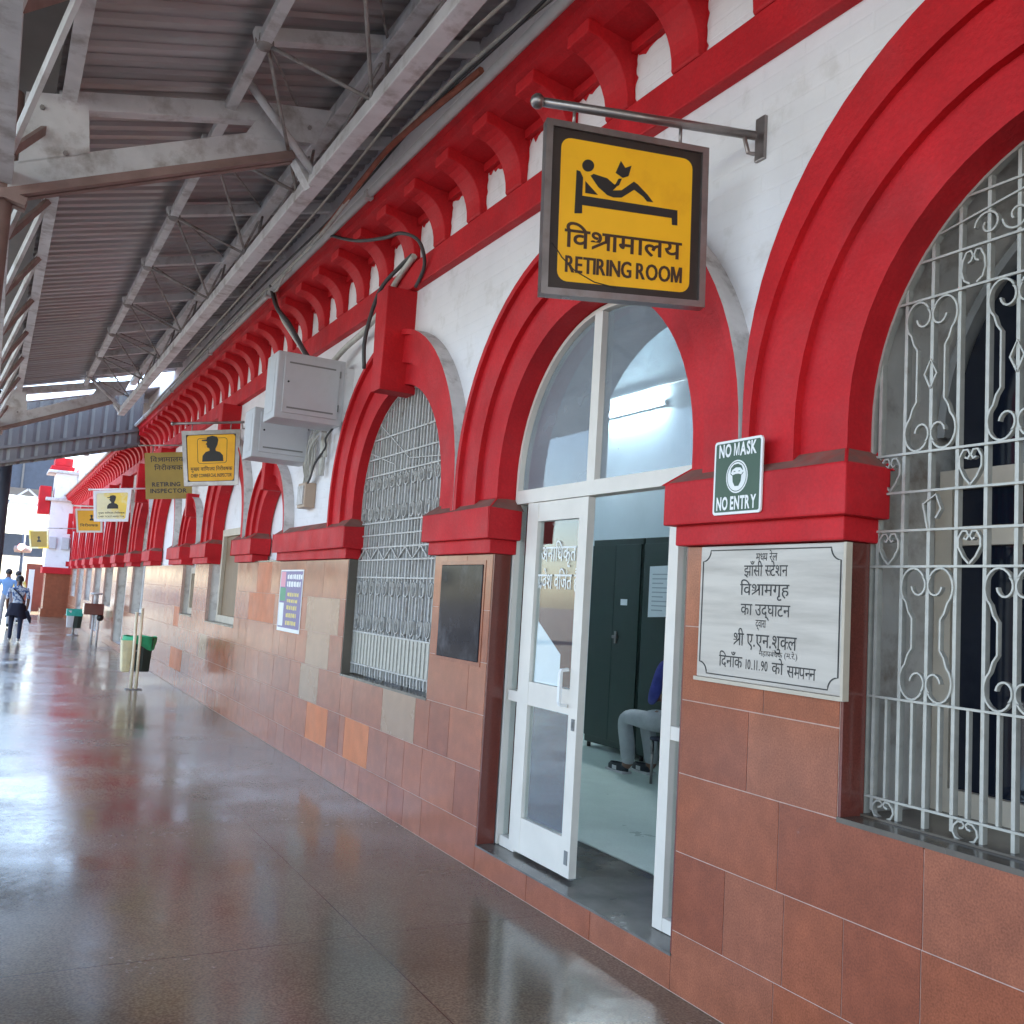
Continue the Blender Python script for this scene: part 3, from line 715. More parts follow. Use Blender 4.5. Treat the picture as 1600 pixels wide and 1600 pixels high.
# ---- plain infills of the farther bays
def infill(B, m, x=.18):
    c, r, s = B['c'], B['r'] + .015, B['s']
    mb = MB(); mb.prism([(c + r, B['sill'])] + arc(c, s, r, 0, PI, 28) + [(c - r, B['sill'])], x, x + .08); return mb.build('arch_infill', m, BLD)
def casement(y0, y1, z0, z1, x, m='brownply'):
    mb = MB(); e = .09
    mb.box(x - .05, x + .02, y0, y1, z1 - e, z1); mb.box(x - .05, x + .02, y0, y1, z0, z0 + e); mb.box(x - .049, x + .02, y0, y0 + e, z0 + e, z1 - e); mb.box(x - .049, x + .02, y1 - e, y1, z0 + e, z1 - e)
    f = mb.build('casement_window', 'cream', BLD); mb = MB(); mb.box(x - .005, x + .012, y0 + e, y1 - e, z0 + e, z1 - e); mb.build('board', m, f)
infill(BAYS[4], 'white', .16); infill(BAYS[5], 'white', .16); infill(BAYS[6], 'white', .16); infill(BAYS[7], 'white', .16)
casement(11.84, 13.3, 1.075, 2.30, .16); casement(14.5, 15.4, 1.10, 1.80, .16)
for k, B in enumerate(BAYS[8:]):
    infill(B, 'white' if k % 3 == 0 else 'shutter', .30)
    c = B['c']; z0 = B['sill'] + .01
    mb = MB()
    for y in (c - .80, c - .30, c + .30, c + .80): mb.box(.20, .29, y - .05, y + .05, z0, 2.1)
    mb.box(.195, .285, c - .88, c + .88, 2.05, 2.15); mb.box(.195, .285, c - .88, c + .88, z0, z0 + .08)
    f = mb.build('door_frame' if z0 < .5 else 'window_frame', 'paintwhite', BLD)
    mb = MB(); mb.box(.24, .25, c - .85, c + .85, z0, 2.06); mb.build('panel', 'pane_dark', f)

# ---- the open door
c, r = 4.18, .905; X0, X1 = .125, .195
mb = MB(); ri = r - .002
out = [(c + ri, .152)] + arc(c, SP, ri, 0, PI, 36) + [(c - ri, .152)]; inn = [(c + ri - .024, .152)] + arc(c, SP, ri - .024, 0, PI, 36) + [(c - ri + .024, .152)]
mb.grid([[(X0, *p) for p in out], [(X0, *p) for p in inn], [(X1, *p) for p in inn], [(X1, *p) for p in out]], 0, False, close_v=True)
mb.box(X0 - .006, X1 + .004, c - ri + .03, c + ri - .03, 2.145, 2.225)             # transom
mb.box(X0 - .003, X1 + .003, 4.225, 4.30, 2.225, SP + ri - .03)                     # mullion over it
for y0, y1, z1 in ((4.865, 4.925, 2.145), (3.50, 3.57, 2.145)): mb.box(X0 + .002, X1 + .001, y0, y1, .152, z1)
mb.box(X0 + .004, X1, 4.925, c + ri - .045, .152, .21); mb.box(X0 + .004, X1, 4.925, c + ri - .045, .985, 1.045)
mb.box(X0 + .004, X1, c - ri + .045, 3.50, .152, .21); mb.box(X0 + .004, X1, c - ri + .045, 3.50, .985, 1.045)
door = mb.build('door_frame', 'alu', BLD)
mb = MB(); mb.prism([(c + ri - .03, 2.2)] + arc(c, SP, ri - .03, 0, PI, 36) + [(c - ri + .03, 2.2)], .158, .162); mb.build('fanlight', 'glass_grey', door)
mb = MB(); mb.box(.158, .162, 4.91, c + ri - .03, .2, 2.15); mb.build('sidelight', 'glass', door); mb = MB(); mb.box(.158, .162, c - ri + .03, 3.51, .2, 2.15); mb.build('sidelight', 'glass', door)
LY0, LY1 = 4.262, 4.862; XL0, XL1 = .118, .162
mb = MB()
mb.box(XL0, XL1, LY0, LY0 + .085, .168, 2.14); mb.box(XL0, XL1, LY1 - .075, LY1, .168, 2.14)
mb.box(XL0 + .002, XL1 - .002, LY0 + .085, LY1 - .075, .168, .36); mb.box(XL0 + .002, XL1 - .002, LY0 + .085, LY1 - .075, .985, 1.115); mb.box(XL0 + .002, XL1 - .002, LY0 + .085, LY1 - .075, 2.03, 2.14)
leaf = mb.build('door_leaf', 'alu', BLD)
mb = MB(); mb.box(.138, .142, LY0 + .08, LY1 - .07, .35, 2.035); mb.build('pane', 'glass', leaf)
mb = MB(); mb.strip([(XL0 - .004, LY0 + .105, 1.03), (XL0 - .045, LY0 + .105, 1.035), (XL0 - .05, LY0 + .105, 1.05), (XL0 - .05, LY0 + .105, 1.20), (XL0 - .045, LY0 + .105, 1.215), (XL0 - .004, LY0 + .105, 1.22)], .022, .016, nrm=(0, 1, 0)); mb.build('handle', 'paintwhite', leaf)
mb = MB(); mb.box(XL0 - .006, XL0 + .001, LY0 + .02, LY0 + .045, .91, .97); mb.box(XL0 - .012, XL0 + .001, LY0 + .028, LY0 + .037, .925, .955); mb.box(XL0 - .004, XL0 + .001, LY0 + .02, LY0 + .05, .23, .30); mb.build('lock', 'slot', leaf)
mb = MB(); pl = wallmap(LY1 - .078, 0, .138)
put_text(mb, pl, 'अनाधिकृत'.replace('धि', 'िध'), .215, 1.80, .085, .37, .004, True, 0, off=.004)
put_text(mb, pl, 'प^वेश वज`ित है'.replace('ज`ि', 'िज`'), .225, 1.645, .085, .43, .004, True, 0, off=.004)
mb.build('lettering', 'paintwhite', leaf, fix=False)

# ------------------------------------------------------------------ things in the room
cab = thing('steel_cabinet', (2.9, 7.98, .149), 'dark green steel cabinet behind the door leaf with a small handle', 'cabinet', 'green steel cabinets in the room')
mb = MB(); mb.box(2.9, 3.36, 7.545, 8.42, .20, 2.26); mb.build('body', 'cabinet', cab, bevel=.01)
for y0, y1 in ((7.56, 7.98), (7.985, 8.405)):
    mb = MB(); mb.box(2.882, 2.898, y0, y1, .27, 2.2); d = mb.build('door', 'cabinet', cab, bevel=.004)
mb = MB(); mb.box(2.855, 2.882, 7.88, 7.95, 1.27, 1.30); mb.box(2.87, 2.882, 7.90, 7.93, 1.22, 1.34); mb.build('handle', 'chrome', d)
mb = MB(); mb.box(2.879, 2.8835, 7.75, 7.86, 1.60, 1.66); mb.build('sticker', 'paper', d)
for y in (7.6, 8.37):
    for x in (2.93, 3.33): mb = MB(); mb.tube([(x, y, .149), (x, y, .2)], .02, 8); mb.build('foot', 'ink', cab)
copy_tree(cab, (2.9, 7.08, .149), 'dark green steel cabinet with a white paper notice stuck on its door')
mb = MB(); pm = wallmap(7.40, 1.50, 2.876)
put_poly(mb, pm, [(0, 0), (.40, .02), (.40, .49), (0, .48)], 0, .0)
for i in range(9): put_poly(mb, pm, [(.05, .40 - i * .042), (.34 - .06 * (i % 3), .40 - i * .042), (.34 - .06 * (i % 3), .41 - i * .042), (.05, .41 - i * .042)], 1, .002)
tag(mb.build('paper_notice', ['paper', 'papertext'], fix=False), 'white printed paper notice stuck on the dark green cabinet', 'notice')
tl = thing('tube_light', (3.40, 8.53, 3.72), 'lit fluorescent tube lamp on the back wall of the room', 'lamp')
mb = MB(); mb.box(3.37, 3.418, 7.95, 9.12, 3.71, 3.76); mb.build('fitting', 'paintwhite', tl)
mb = MB(); mb.tube([(3.345, 7.98, 3.735), (3.345, 9.09, 3.735)], .019, 10); mb.build('tube', 'lamp', tl)
mb = MB(); mb.tube([(3.40, 5.0, 3.93), (3.40, 10.2, 3.93)], .012, 6); mb.tube([(3.40, 7.55, 3.93), (3.40, 7.55, 4.58)], .012, 6); tag(mb.build('conduit', 'pipe'), 'thin grey wiring conduit on the back wall above the tube lamp', 'conduit')
mb = MB(); pq = wallmap(LY1 - .09, 1.12, .150)
mb.prism([(LY1 - .09, 1.118), (LY1 - .36, 1.118), (LY1 - .36, 1.29), (LY1 - .10, 1.46)], .1435, .145); tag(mb.build('taped_sheet', 'paper'), 'torn white sheet taped behind the glass of the door leaf', 'paper')

# ------------------------------------------------------------------ people
def skin_mesh(name, joints, bones, zones, mats, parent, org, root=0, sub=2):
    """one continuous body grown over a skeleton; zone per bone picks the material"""
    me = bpy.data.meshes.new(name); J = [Vector(j[:3]) for j in joints]
    me.from_pydata([j - Vector(org) for j in J], [(a, b) for a, b, z in bones], [])
    o = bpy.data.objects.new(name, me); COL.objects.link(o)
    md = o.modifiers.new('s', 'SKIN'); md.use_smooth_shade = True; md.branch_smoothing = .6
    for i, j in enumerate(joints):
        sv = me.skin_vertices[0].data[i]; sv.radius = j[3:5] if len(j) > 4 else (j[3], j[3]); sv.use_root = (i == root)
    sb = o.modifiers.new('u', 'SUBSURF'); sb.levels = sb.render_levels = sub
    dg = bpy.context.evaluated_depsgraph_get(); nm = bpy.data.meshes.new_from_object(o.evaluated_get(dg)); nm.name = name
    o.modifiers.clear(); o.data = nm; bpy.data.meshes.remove(me)
    nm.materials.clear()
    for m in mats: nm.materials.append(M[m])
    L_ = [j - Vector(org) for j in J]
    for p in nm.polygons:
        best = (9, 0); q = p.center
        for a, b, z in bones:
            A, Bv = L_[a], L_[b]; d = Bv - A; t = max(0, min(1, (q - A).dot(d) / max(d.length_squared, 1e-9)))
            e = (q - A - d * t).length
            if e < best[0]: best = (e, z)
        p.material_index = best[1]; p.use_smooth = True
    o.parent = parent; o['_o'] = list(org); return o
def head_mesh(c, fwd, r, parent, hair_len=0):
    """hair as a child; ears, nose are part of the head grown on the body"""
    c, fwd = Vector(c), Vector(fwd).normalized(); sd = fwd.cross(Vector((0, 0, 1)))
    mb = MB()
    rows = []
    for i in range(9):
        th = PI * .62 * i / 8
        row = []
        for k in range(16):
            a = 2 * PI * k / 16; d = math.cos(a) * fwd + math.sin(a) * sd
            ext = 1.0 if math.cos(a) < .2 else 1 - .45 * (math.cos(a) - .2)     # hairline pulls back over the face
            t2 = th * ext
            row.append(c + r * 1.10 * (math.sin(t2) * d * .92 + Vector((0, 0, 1.12 * math.cos(t2)))))
        rows.append(row)
    mb.grid(rows, 0, True, close_u=True)
    if hair_len: mb.tube([c - fwd * r * .95 + Vector((0, 0, .02)), c - fwd * r * 1.15 - Vector((0, 0, hair_len * .5)), c - fwd * r * 1.0 - Vector((0, 0, hair_len))], [r * .45, r * .4, r * .12], 10)
    mb.build('hair', 'hair', parent)
def walker(loc, H, mats, label, hair_len=0, stride=.16, face=(0, 1, 0), jacket=None, shoes=None, arms=.05):
    """a standing or walking person seen from behind; mats: skin, shirt, trousers, shoes"""
    x, y, z = loc; k = H / 1.7
    p = thing('person', loc, label, 'person')
    def P(dx, dy, dz, rx, ry=None): return (x + dx * k, y + dy * k, z + dz * k, rx * k, (ry or rx) * k)
    J = [P(0, 0, .93, .14, .11), P(0, 0, 1.12, .13, .10), P(0, 0, 1.34, .17, .11), P(0, 0, 1.44, .075, .075), P(0, .01, 1.50, .055), P(0, .02, 1.58, .082, .095), P(0, .02, 1.655, .06),
         P(-.19, 0, 1.38, .058), P(-.24, -.03, 1.12, .046), P(-.23, .07 + arms, .90, .033), P(-.225, .10 + arms, .82, .030, .02), P(.19, 0, 1.38, .058), P(.24, -.02, 1.12, .046), P(.23, .02 - arms, .90, .033), P(.225, .04 - arms, .82, .03, .02),
         P(-.095, 0, .86, .088), P(-.10, stride * .55, .48, .062), P(-.10, stride * .9, .10, .046), P(-.10, stride * .9 + .15, .035, .036, .03),
         P(.095, 0, .86, .088), P(.10, -stride * .35, .48, .062), P(.10, -stride * .9, .11, .046), P(.10, -stride * .9 + .13, .03, .036, .03)]
    bones = [(0, 1, 1), (1, 2, 1), (2, 3, 1), (3, 4, 0), (4, 5, 0), (5, 6, 0), (2, 7, 1), (7, 8, 1), (8, 9, 0), (9, 10, 0), (2, 11, 1), (11, 12, 1), (12, 13, 0), (13, 14, 0),
             (0, 15, 2), (15, 16, 2), (16, 17, 2), (17, 18, 3), (0, 19, 2), (19, 20, 2), (20, 21, 2), (21, 22, 3)]
    b = skin_mesh('body', J, bones, None, mats, p, loc)
    head_mesh((x, y + .02 * k, z + 1.60 * k), (0, 1, 0), .095 * k, b, hair_len)
    if jacket:
        mb = MB(); rows = []
        for i in range(8):
            t = i / 7; zz = (1.0 - .36 * t) * k
            rows.append([(x + (.165 + .12 * t + .02 * math.sin(5 * a + 2 * t)) * k * math.cos(a) * (1.0), y + (.125 + .07 * t + .02 * math.sin(4 * a)) * k * math.sin(a), z + zz + (.05 * t * math.sin(3 * a + 1)) * k) for a in [2 * PI * q / 20 for q in range(20)]])
        mb.grid(rows, 0, True, close_u=True)
        mb.tube([(x + .22 * k, y - .05, z + .8 * k), (x + .30 * k, y - .04, z + .62 * k), (x + .33 * k, y - .04, z + .5 * k)], [.05 * k, .05 * k, .02 * k], 8)
        mb.build('tied_jacket', jacket, b)
        mb = MB(); mb.tube([(x - .12 * k, y - .11 * k, z + 1.36 * k), (x + .05 * k, y - .13 * k, z + 1.2 * k), (x + .17 * k, y - .06 * k, z + 1.02 * k)], .018 * k, 6); mb.build('strap', 'navy', b)
    return p
walker((-1.97, 24.6, 0), 1.50, ['skin', 'pattern', 'jeans', 'shoewhite'], 'woman walking away in blue and white top, dark jacket tied at her waist', hair_len=.12, jacket='navy')
walker((-2.10, 31.0, 0), 1.66, ['skin', 'skyshirt', 'trouser', 'shoe'], 'man in a pale blue shirt walking just ahead of the woman', stride=.1)
walker((-2.62, 30.0, 0), 1.50, ['skin', 'deepblue', 'jeans', 'shoe'], 'person in a royal blue shirt at the edge of the far platform crowd', stride=.12)
walker((-1.78, 34.0, 0), 1.62, ['skin', 'paleyellow', 'trouser', 'shoe'], 'person in a cream top far along the platform beside the white door post', stride=.06)

# seated man in the room: hips on the chair, facing along the wall
sx, sy, sz = 2.50, 6.35, .149
man = thing('person', (sx, sy, sz), 'man in grey trousers and violet shirt sitting in the room, hands together on his lap', 'person')
J = [(sx, sy, .64, .15, .12), (sx, sy - .04, .86, .14, .11), (sx, sy + .0, 1.10, .17, .11), (sx, sy + .03, 1.20, .075), (sx, sy + .05, 1.26, .052), (sx, sy + .08, 1.35, .08, .095), (sx, sy + .09, 1.44, .06),
     (sx - .20, sy + .02, 1.13, .06), (sx - .26, sy + .06, .88, .05), (sx - .10, sy + .30, .80, .036), (sx - .03, sy + .37, .80, .034, .024), (sx + .20, sy + .02, 1.13, .06), (sx + .26, sy + .06, .88, .05), (sx + .10, sy + .30, .81, .036), (sx + .03, sy + .37, .82, .034, .024),
     (sx - .11, sy + .06, .63, .098), (sx - .15, sy + .55, .645, .074), (sx - .155, sy + .60, .60, .072), (sx - .14, sy + .55, .36, .070), (sx - .13, sy + .56, .255, .062), (sx - .13, sy + .57, .22, .040), (sx - .13, sy + .62, .19, .045, .035), (sx - .135, sy + .78, .178, .040, .026),
     (sx + .11, sy + .06, .63, .098), (sx + .06, sy + .52, .645, .074), (sx + .055, sy + .57, .60, .072), (sx + .07, sy + .50, .36, .070), (sx + .075, sy + .50, .255, .062), (sx + .075, sy + .50, .22, .040), (sx + .075, sy + .55, .19, .045, .035), (sx + .07, sy + .71, .178, .040, .026)]
bones = [(0, 1, 1), (1, 2, 1), (2, 3, 1), (3, 4, 0), (4, 5, 0), (5, 6, 0), (2, 7, 1), (7, 8, 1), (8, 9, 1), (9, 10, 0), (2, 11, 1), (11, 12, 1), (12, 13, 1), (13, 14, 0),
         (0, 15, 2), (15, 16, 2), (16, 17, 2), (17, 18, 2), (18, 19, 2), (19, 20, 0), (20, 21, 3), (21, 22, 3), (0, 23, 2), (23, 24, 2), (24, 25, 2), (25, 26, 2), (26, 27, 2), (27, 28, 0), (28, 29, 3), (29, 30, 3)]
# five fingers on each hand, each a short bent chain rooted in the palm
for pi_, sg in ((10, 1), (14, -1)):
    px, py, pz = J[pi_][:3]
    for q in range(4):
        a = len(J); oz = .018 - .013 * q; ln = (.9, 1.0, .95, .75)[q]
        J += [(px + sg * .012, py + .02, pz + oz, .011), (px + sg * (.03 * ln), py + .05 * ln, pz + oz - .004, .0095), (px + sg * (.055 * ln), py + .058 * ln, pz + oz - .014, .008)]
        bones += [(pi_, a, 0), (a, a + 1, 0), (a + 1, a + 2, 0)]
    a = len(J); J += [(px + sg * .0, py - .005, pz + .035, .0115), (px + sg * .022, py + .015, pz + .05, .009)]; bones += [(pi_, a, 0), (a, a + 1, 0)]
b = skin_mesh('body', J, bones, None, ['skin', 'shirtblue', 'trouser', 'shoe'], man, (sx, sy, sz))
head_mesh((sx, sy + .08, 1.37), (0, 1, -.1), .095, b)
mb = MB()
for fx, fy in ((sx - .133, sy), (sx + .072, sy - .07)):
    y0 = fy + .555
    mb.box(fx - .047, fx + .047, y0, y0 + .27, .150, .168, 1)
    rows = [[(fx + wx * math.cos(a), y0 + .135 + hy * math.sin(a) , zz) for a in [2 * PI * i / 16 for i in range(16)]] for wx, hy, zz in ((.049, .138, .166), (.050, .137, .20), (.043, .105, .225))]
    mb.grid(rows, 0, True, close_u=True)
    mb.box(fx - .05, fx - .046, y0 + .10, y0 + .16, .17, .205, 1)
mb.build('shoes', ['shoe', 'shoewhite'], b)
ch = thing('chair', (2.52, 6.28, .149), 'plain metal frame chair under the seated man in the room', 'chair')
mb = MB(); mb.box(2.29, 2.75, 6.05, 6.51, .50, .53); mb.build('seat', 'navy', ch, bevel=.01)
mb = MB(); mb.box(2.30, 2.74, 6.03, 6.055, .75, 1.05); mb.build('backrest', 'navy', ch, bevel=.008)
for lx, ly, h_ in ((2.31, 6.05, 1.05), (2.73, 6.05, 1.05), (2.31, 6.49, .5), (2.73, 6.49, .5)):
    mb = MB(); mb.tube([(lx, ly, .149), (lx, ly - .012 if h_ > .6 else ly, h_)], .012, 8); mb.build('leg', 'chrome', ch)

# ------------------------------------------------------------------ hanging signs
def hang_sign(name, Y, yaw, quad, rod, label, framed, panel, fw=.055, fmat='chrome', d=.045, group='signs hanging from the station wall', art=None, rodmat='chrome', rr=.016, backer=None):
    """quad: (s, z) outer-top, inner-top, outer-bottom, inner-bottom; s = distance from the wall along the rod"""
    a = math.radians(yaw); dirv = Vector((-math.cos(a), math.sin(a), 0)); nrm = Vector((-math.sin(a), -math.cos(a), 0))
    org = Vector((0, Y, rod[0][1])); A0 = Vector((0.0, Y, 0))
    t = thing(name, org, label, 'sign', group)
    W_ = lambda s_, z_, dd=0: A0 + dirv * s_ + Vector((0, 0, z_)) + nrm * dd
    TL, TR, BL, BR = quad
    def pl(u, v, dd=0):                                      # u 0..1 left to right as read, v 0..1 up
        s_ = (TL[0] * (1 - u) + TR[0] * u) * v + (BL[0] * (1 - u) + BR[0] * u) * (1 - v)
        z_ = (TL[1] * (1 - u) + TR[1] * u) * v + (BL[1] * (1 - u) + BR[1] * u) * (1 - v)
        return W_(s_, z_, dd)
    wd = abs(TL[0] - TR[0]); hg = abs(TL[1] - BL[1]); fu, fv = fw / wd, fw / hg
    if framed:
        mb = MB()
        ring_o = [(0, 0), (1, 0), (1, 1), (0, 1)]; ring_i = [(fu, fv), (1 - fu, fv), (1 - fu, 1 - fv), (fu, 1 - fv)]
        mb.grid([[pl(*p, d / 2) for p in ring_o], [pl(*p, d / 2) for p in ring_i], [pl(*p, -d / 2) for p in ring_i], [pl(*p, -d / 2) for p in ring_o]], 0, False, close_u=True, close_v=True)
        mb.build('frame', fmat, t)
    else: fu = fv = 0
    mb = MB(); q = [(fu, fv), (1 - fu, fv), (1 - fu, 1 - fv), (fu, 1 - fv)]
    mb.face([pl(*p, .012) for p in q], 0); mb.face([pl(*p, -.012) for p in q[::-1]], 0)
    for i in range(4): mb.face([pl(*q[i], .012), pl(*q[(i + 1) % 4], .012), pl(*q[(i + 1) % 4], -.012), pl(*q[i], -.012)], 0)
    mb.build('panel', backer or panel, t)
    if rod:
        mb = MB(); p0 = W_(*rod[0]); p1 = W_(*rod[1]); mb.tube([p0, p1], rr, 10); mb.build('rod', rodmat, t)
        mb = MB(); mb.ball(p1, rr * 1.6, n=12); mb.build('finial', rodmat, t)
        mb = MB(); mb.box(.024, .042, Y - .028, Y + .028, rod[0][1] - .10, rod[0][1] + .09); mb.tube([Vector((.0, Y, rod[0][1] - .08)), Vector((-.035, Y, rod[0][1] - .085)), W_(.05, rod[0][1] - .01)], .010, 6); mb.build('wall_bracket', rodmat, t, bevel=.003)
        for u in (.17, .83):
            mb = MB(); tp = pl(u, 1); s_ = TL[0] * (1 - u) + TR[0] * u; f_ = (s_ - rod[0][0]) / (rod[1][0] - rod[0][0]); zr = rod[0][1] + f_ * (rod[1][1] - rod[0][1])
            mb.tube([tp, W_(s_, zr)], .007, 6); mb.build('hanger', rodmat, t)
    if art: art(t, pl, wd, hg)
    return t
def rrect(u0, u1, v0, v1, ru, rv, n=5):
    P = []
    for cu_, cv_, a in ((u1 - ru, v1 - rv, 0), (u0 + ru, v1 - rv, PI / 2), (u0 + ru, v0 + rv, PI), (u1 - ru, v0 + rv, 1.5 * PI)):
        P += [(cu_ + ru * math.cos(a + PI / 2 * i / n), cv_ + rv * math.sin(a + PI / 2 * i / n)) for i in range(n + 1)]
    return P
def disc(u, v, ru, rv, n=20): return [(u + ru * math.cos(2 * PI * i / n), v + rv * math.sin(2 * PI * i / n)) for i in range(n)]
def art_retiring(t, pl, wd, hg):
    mb = MB(); put_poly(mb, pl, rrect(.095, .905, .085, .915, .06, .06), 0, .0135); mb.build('face', 'yellow', t, fix=False)
    # reclining reader above a bed; unit square of the yellow face: crop pixels to u, v
    def q(px, py):
        # bilinear inverse of the face seen in the photograph, expressed as sign proportions
        u = .095 + .81 * (px - 270 - (py - 335) * -.025) / 735.0
        v = .915 - .83 * (py - 335 - (px - 270) * .135) / 790.0
        return u, v
    mb = MB(); O_ = .0148
    def pp(pts): put_poly(mb, pl, [q(*p) for p in pts], 0, O_)
    pp([(415 + 33 * math.cos(2 * PI * i / 20), 492 + 34 * math.sin(2 * PI * i / 20)) for i in range(20)])
    pp([(352, 518), (372, 525), (388, 560), (384, 660), (384, 758), (342, 758)])
    pp([(384, 660), (915, 737), (915, 825), (884, 822), (882, 782), (384, 712)])
    pp([(400, 578), (470, 655), (400, 645)])
    pp([(428, 548), (445, 537), (520, 560), (560, 595), (572, 608), (552, 628), (600, 626), (668, 575), (690, 590), (745, 648), (778, 692), (742, 688), (722, 662), (670, 622), (600, 668), (555, 668), (520, 655), (470, 610)])
    pp([(545, 600), (566, 592), (583, 560), (602, 560), (586, 598), (560, 612)])
    pp([(595, 458), (620, 498), (655, 484), (638, 545), (606, 556), (566, 528)])
    mb.build('pictogram', 'ink', t, fix=False)
    mb = MB(); loc_ = lambda u, v, dd=0: pl(u, v, dd)
    def tx(text, u0, u1, v, h, dev, bold):
        V, F, w_ = (hindi if dev else latin)(text, bold); n = len(mb.v); sx_ = (u1 - u0) / w_; sy_ = h / (.66 if dev else .70)
        for q_, dx in enumerate((0,) if dev else (-.03, 0, .03)):            # painted fat: three passes of the brush
            n = len(mb.v); mb.v += [tuple(pl(u0 + (x + dx) * sx_, v + y * sy_, .0148 + .0002 * q_)) for x, y in V]
            for f in F: mb.f.append(tuple(n + i for i in f)); mb.m.append(0); mb.sm.append(False)
    tx('िवश^ामालय', .135, .85, .285, .105, True, .016); tx('RETIRING ROOM', .14, .86, .14, .095, False, .010)
    mb.build('lettering', 'brownink', t, fix=False)
    mb = MB(); cr_ = [(.06, .30), (.12, .22), (.20, .15), (.32, .095), (.45, .075)]
    mb.strip([pl(u, v, .0155) for u, v in cr_], .004, .003, nrm=(pl(0, 0, 1) - pl(0, 0, 0))); mb.build('crack', 'signdark', t)
hang_sign('hanging_sign', 2.949, 15.5, [(.905, 3.462), (.215, 3.455), (.888, 2.752), (.205, 2.785)], [(0, 3.557), (.941, 3.536)],
          'amber sign with a reader reclining on a bed, hung in a steel frame', True, 'signdark', art=art_retiring, fw=.027, d=.055, rr=.019)
def bust(mb, pl, u, v, s, m=0, off=.0148, cap=True):
    P = [(-.20, -.30), (-.19, -.16), (-.13, -.07), (-.05, -.04), (-.06, .02), (-.10, .04), (-.105, .10), (-.13, .115), (-.10, .16), (-.105, .19)]
    if cap: P += [(-.20, .20), (-.20, .225), (-.11, .235), (-.10, .29), (.0, .32), (.09, .29), (.115, .22)]
    else: P += [(-.10, .26), (-.02, .31), (.07, .27), (.10, .20)]
    P += [(.10, .10), (.06, .0), (.07, -.05), (.15, -.08), (.21, -.16), (.22, -.30)]
    put_poly(mb, pl, [(u + a * s[0], v + b * s[1]) for a, b in P], m, off)
def art_guard(lines, face='yellow', box=True, ink='brownink', bu=(.52, .66), bs=(.9, .75), inset=.085):
    def art(t, pl, wd, hg):
        mb = MB(); put_poly(mb, pl, rrect(inset, 1 - inset, inset, 1 - inset, .05, .05), 0, .0135); mb.build('face', face, t, fix=False)
        mb = MB(); bust(mb, pl, bu[0], bu[1], bs)
        if box:
            R0, R1 = rrect(.26, .78, .40, .86, .05, .05), rrect(.268, .772, .408, .852, .045, .045)
            for i in range(len(R0)): j = (i + 1) % len(R0); put_poly(mb, pl, [R0[i], R0[j], R1[j], R1[i]], 0, .0148)
        mb.build('pictogram', 'ink', t, fix=False)
        mb = MB()
        for text, dev, u0, u1, v, h_ in lines:
            V, F, w_ = (hindi if dev else latin)(text, .012 if dev else .02); n = len(mb.v)
            mb.v += [tuple(pl(u0 + x * (u1 - u0) / w_, v + y * h_ / .68, .0148)) for x, y in V]
            for f in F: mb.f.append(tuple(n + i for i in f)); mb.m.append(0); mb.sm.append(False)
        mb.build('lettering', ink, t, fix=False)
    return art
HQ = 'मुख~य वािणज~य िनरीक~षक'; HR = 'िवश^ामालय'; HN = 'िनरीक~षक'
q2 = [(.757, 3.411), (.058, 3.496), (.665, 2.734), (-.001 + .03, 2.802)]
hang_sign('hanging_sign', 12.0, 20, q2, [(0.02, 3.592), (.871, 3.497)], 'amber sign showing a man in a peaked cap, hung before the mustard board', True, 'signdark', fw=.05,
          art=art_guard([(HQ, True, .13, .88, .27, .065), ('CHIEF COMMERCIAL INSPECTOR', False, .13, .88, .155, .06)]))
def art_text(lines, ink='signdark'):
    def art(t, pl, wd, hg):
        mb = MB()
        for text, dev, u0, u1, v, h_ in lines:
            V, F, w_ = (hindi if dev else latin)(text, .012 if dev else .03); n = len(mb.v)
            mb.v += [tuple(pl(u0 + x * (u1 - u0) / w_, v + y * h_ / .68, .0148)) for x, y in V]
            for f in F: mb.f.append(tuple(n + i for i in f)); mb.m.append(0); mb.sm.append(False)
        mb.build('lettering', ink, t, fix=False)
    return art
hang_sign('hanging_sign', 15.0, 20, [(.788, 3.465), (.106, 3.542), (.706, 2.772), (.043, 2.833)], [(0.02, 3.65), (.873, 3.575)], 'mustard board lettered RETIRING INSPECTOR without a frame, partly hidden behind another sign', False, 'mustard',
          art=art_text([(HR, True, .12, .82, .80, .10), (HN, True, .20, .80, .62, .10), ('RETIRING', False, .14, .76, .27, .085), ('INSPECTOR', False, .10, .90, .13, .085)]), rodmat='steel_rod', rr=.012)
hang_sign('hanging_sign', 20.0, 20, [(1.042, 3.243), (.33, 3.324), (.972, 2.644), (.343, 2.69)], [(0.02, 3.37), (1.116, 3.263)], 'pale sign with the bust of a man and painted glare, in a white frame', True, 'paintwhite', fw=.05, fmat='paintwhite', rodmat='paintwhite',
          art=art_guard([(HQ, True, .13, .88, .25, .05), ('CHIEF TICKET INSPECTOR', False, .13, .88, .14, .045)], face='paleyellow', box=False, bs=(.75, .7), bu=(.52, .62)))  # white glare on this sign is put into its pale face colour
hang_sign('hanging_sign', 23.0, 20, [(1.129, 3.057), (.562, 3.10), (1.05, 2.533), (.511, 2.571)], [(0.02, 3.16), (1.19, 3.124)], 'small orange sign partly behind the pale sign with painted glare', True, 'yellow', fw=.04, fmat='paintwhite', rodmat='paintwhite',
          art=art_guard([(HN, True, .15, .85, .25, .10)], face='yellow', box=False, bs=(.4, .4), bu=(.6, .62), inset=.07))
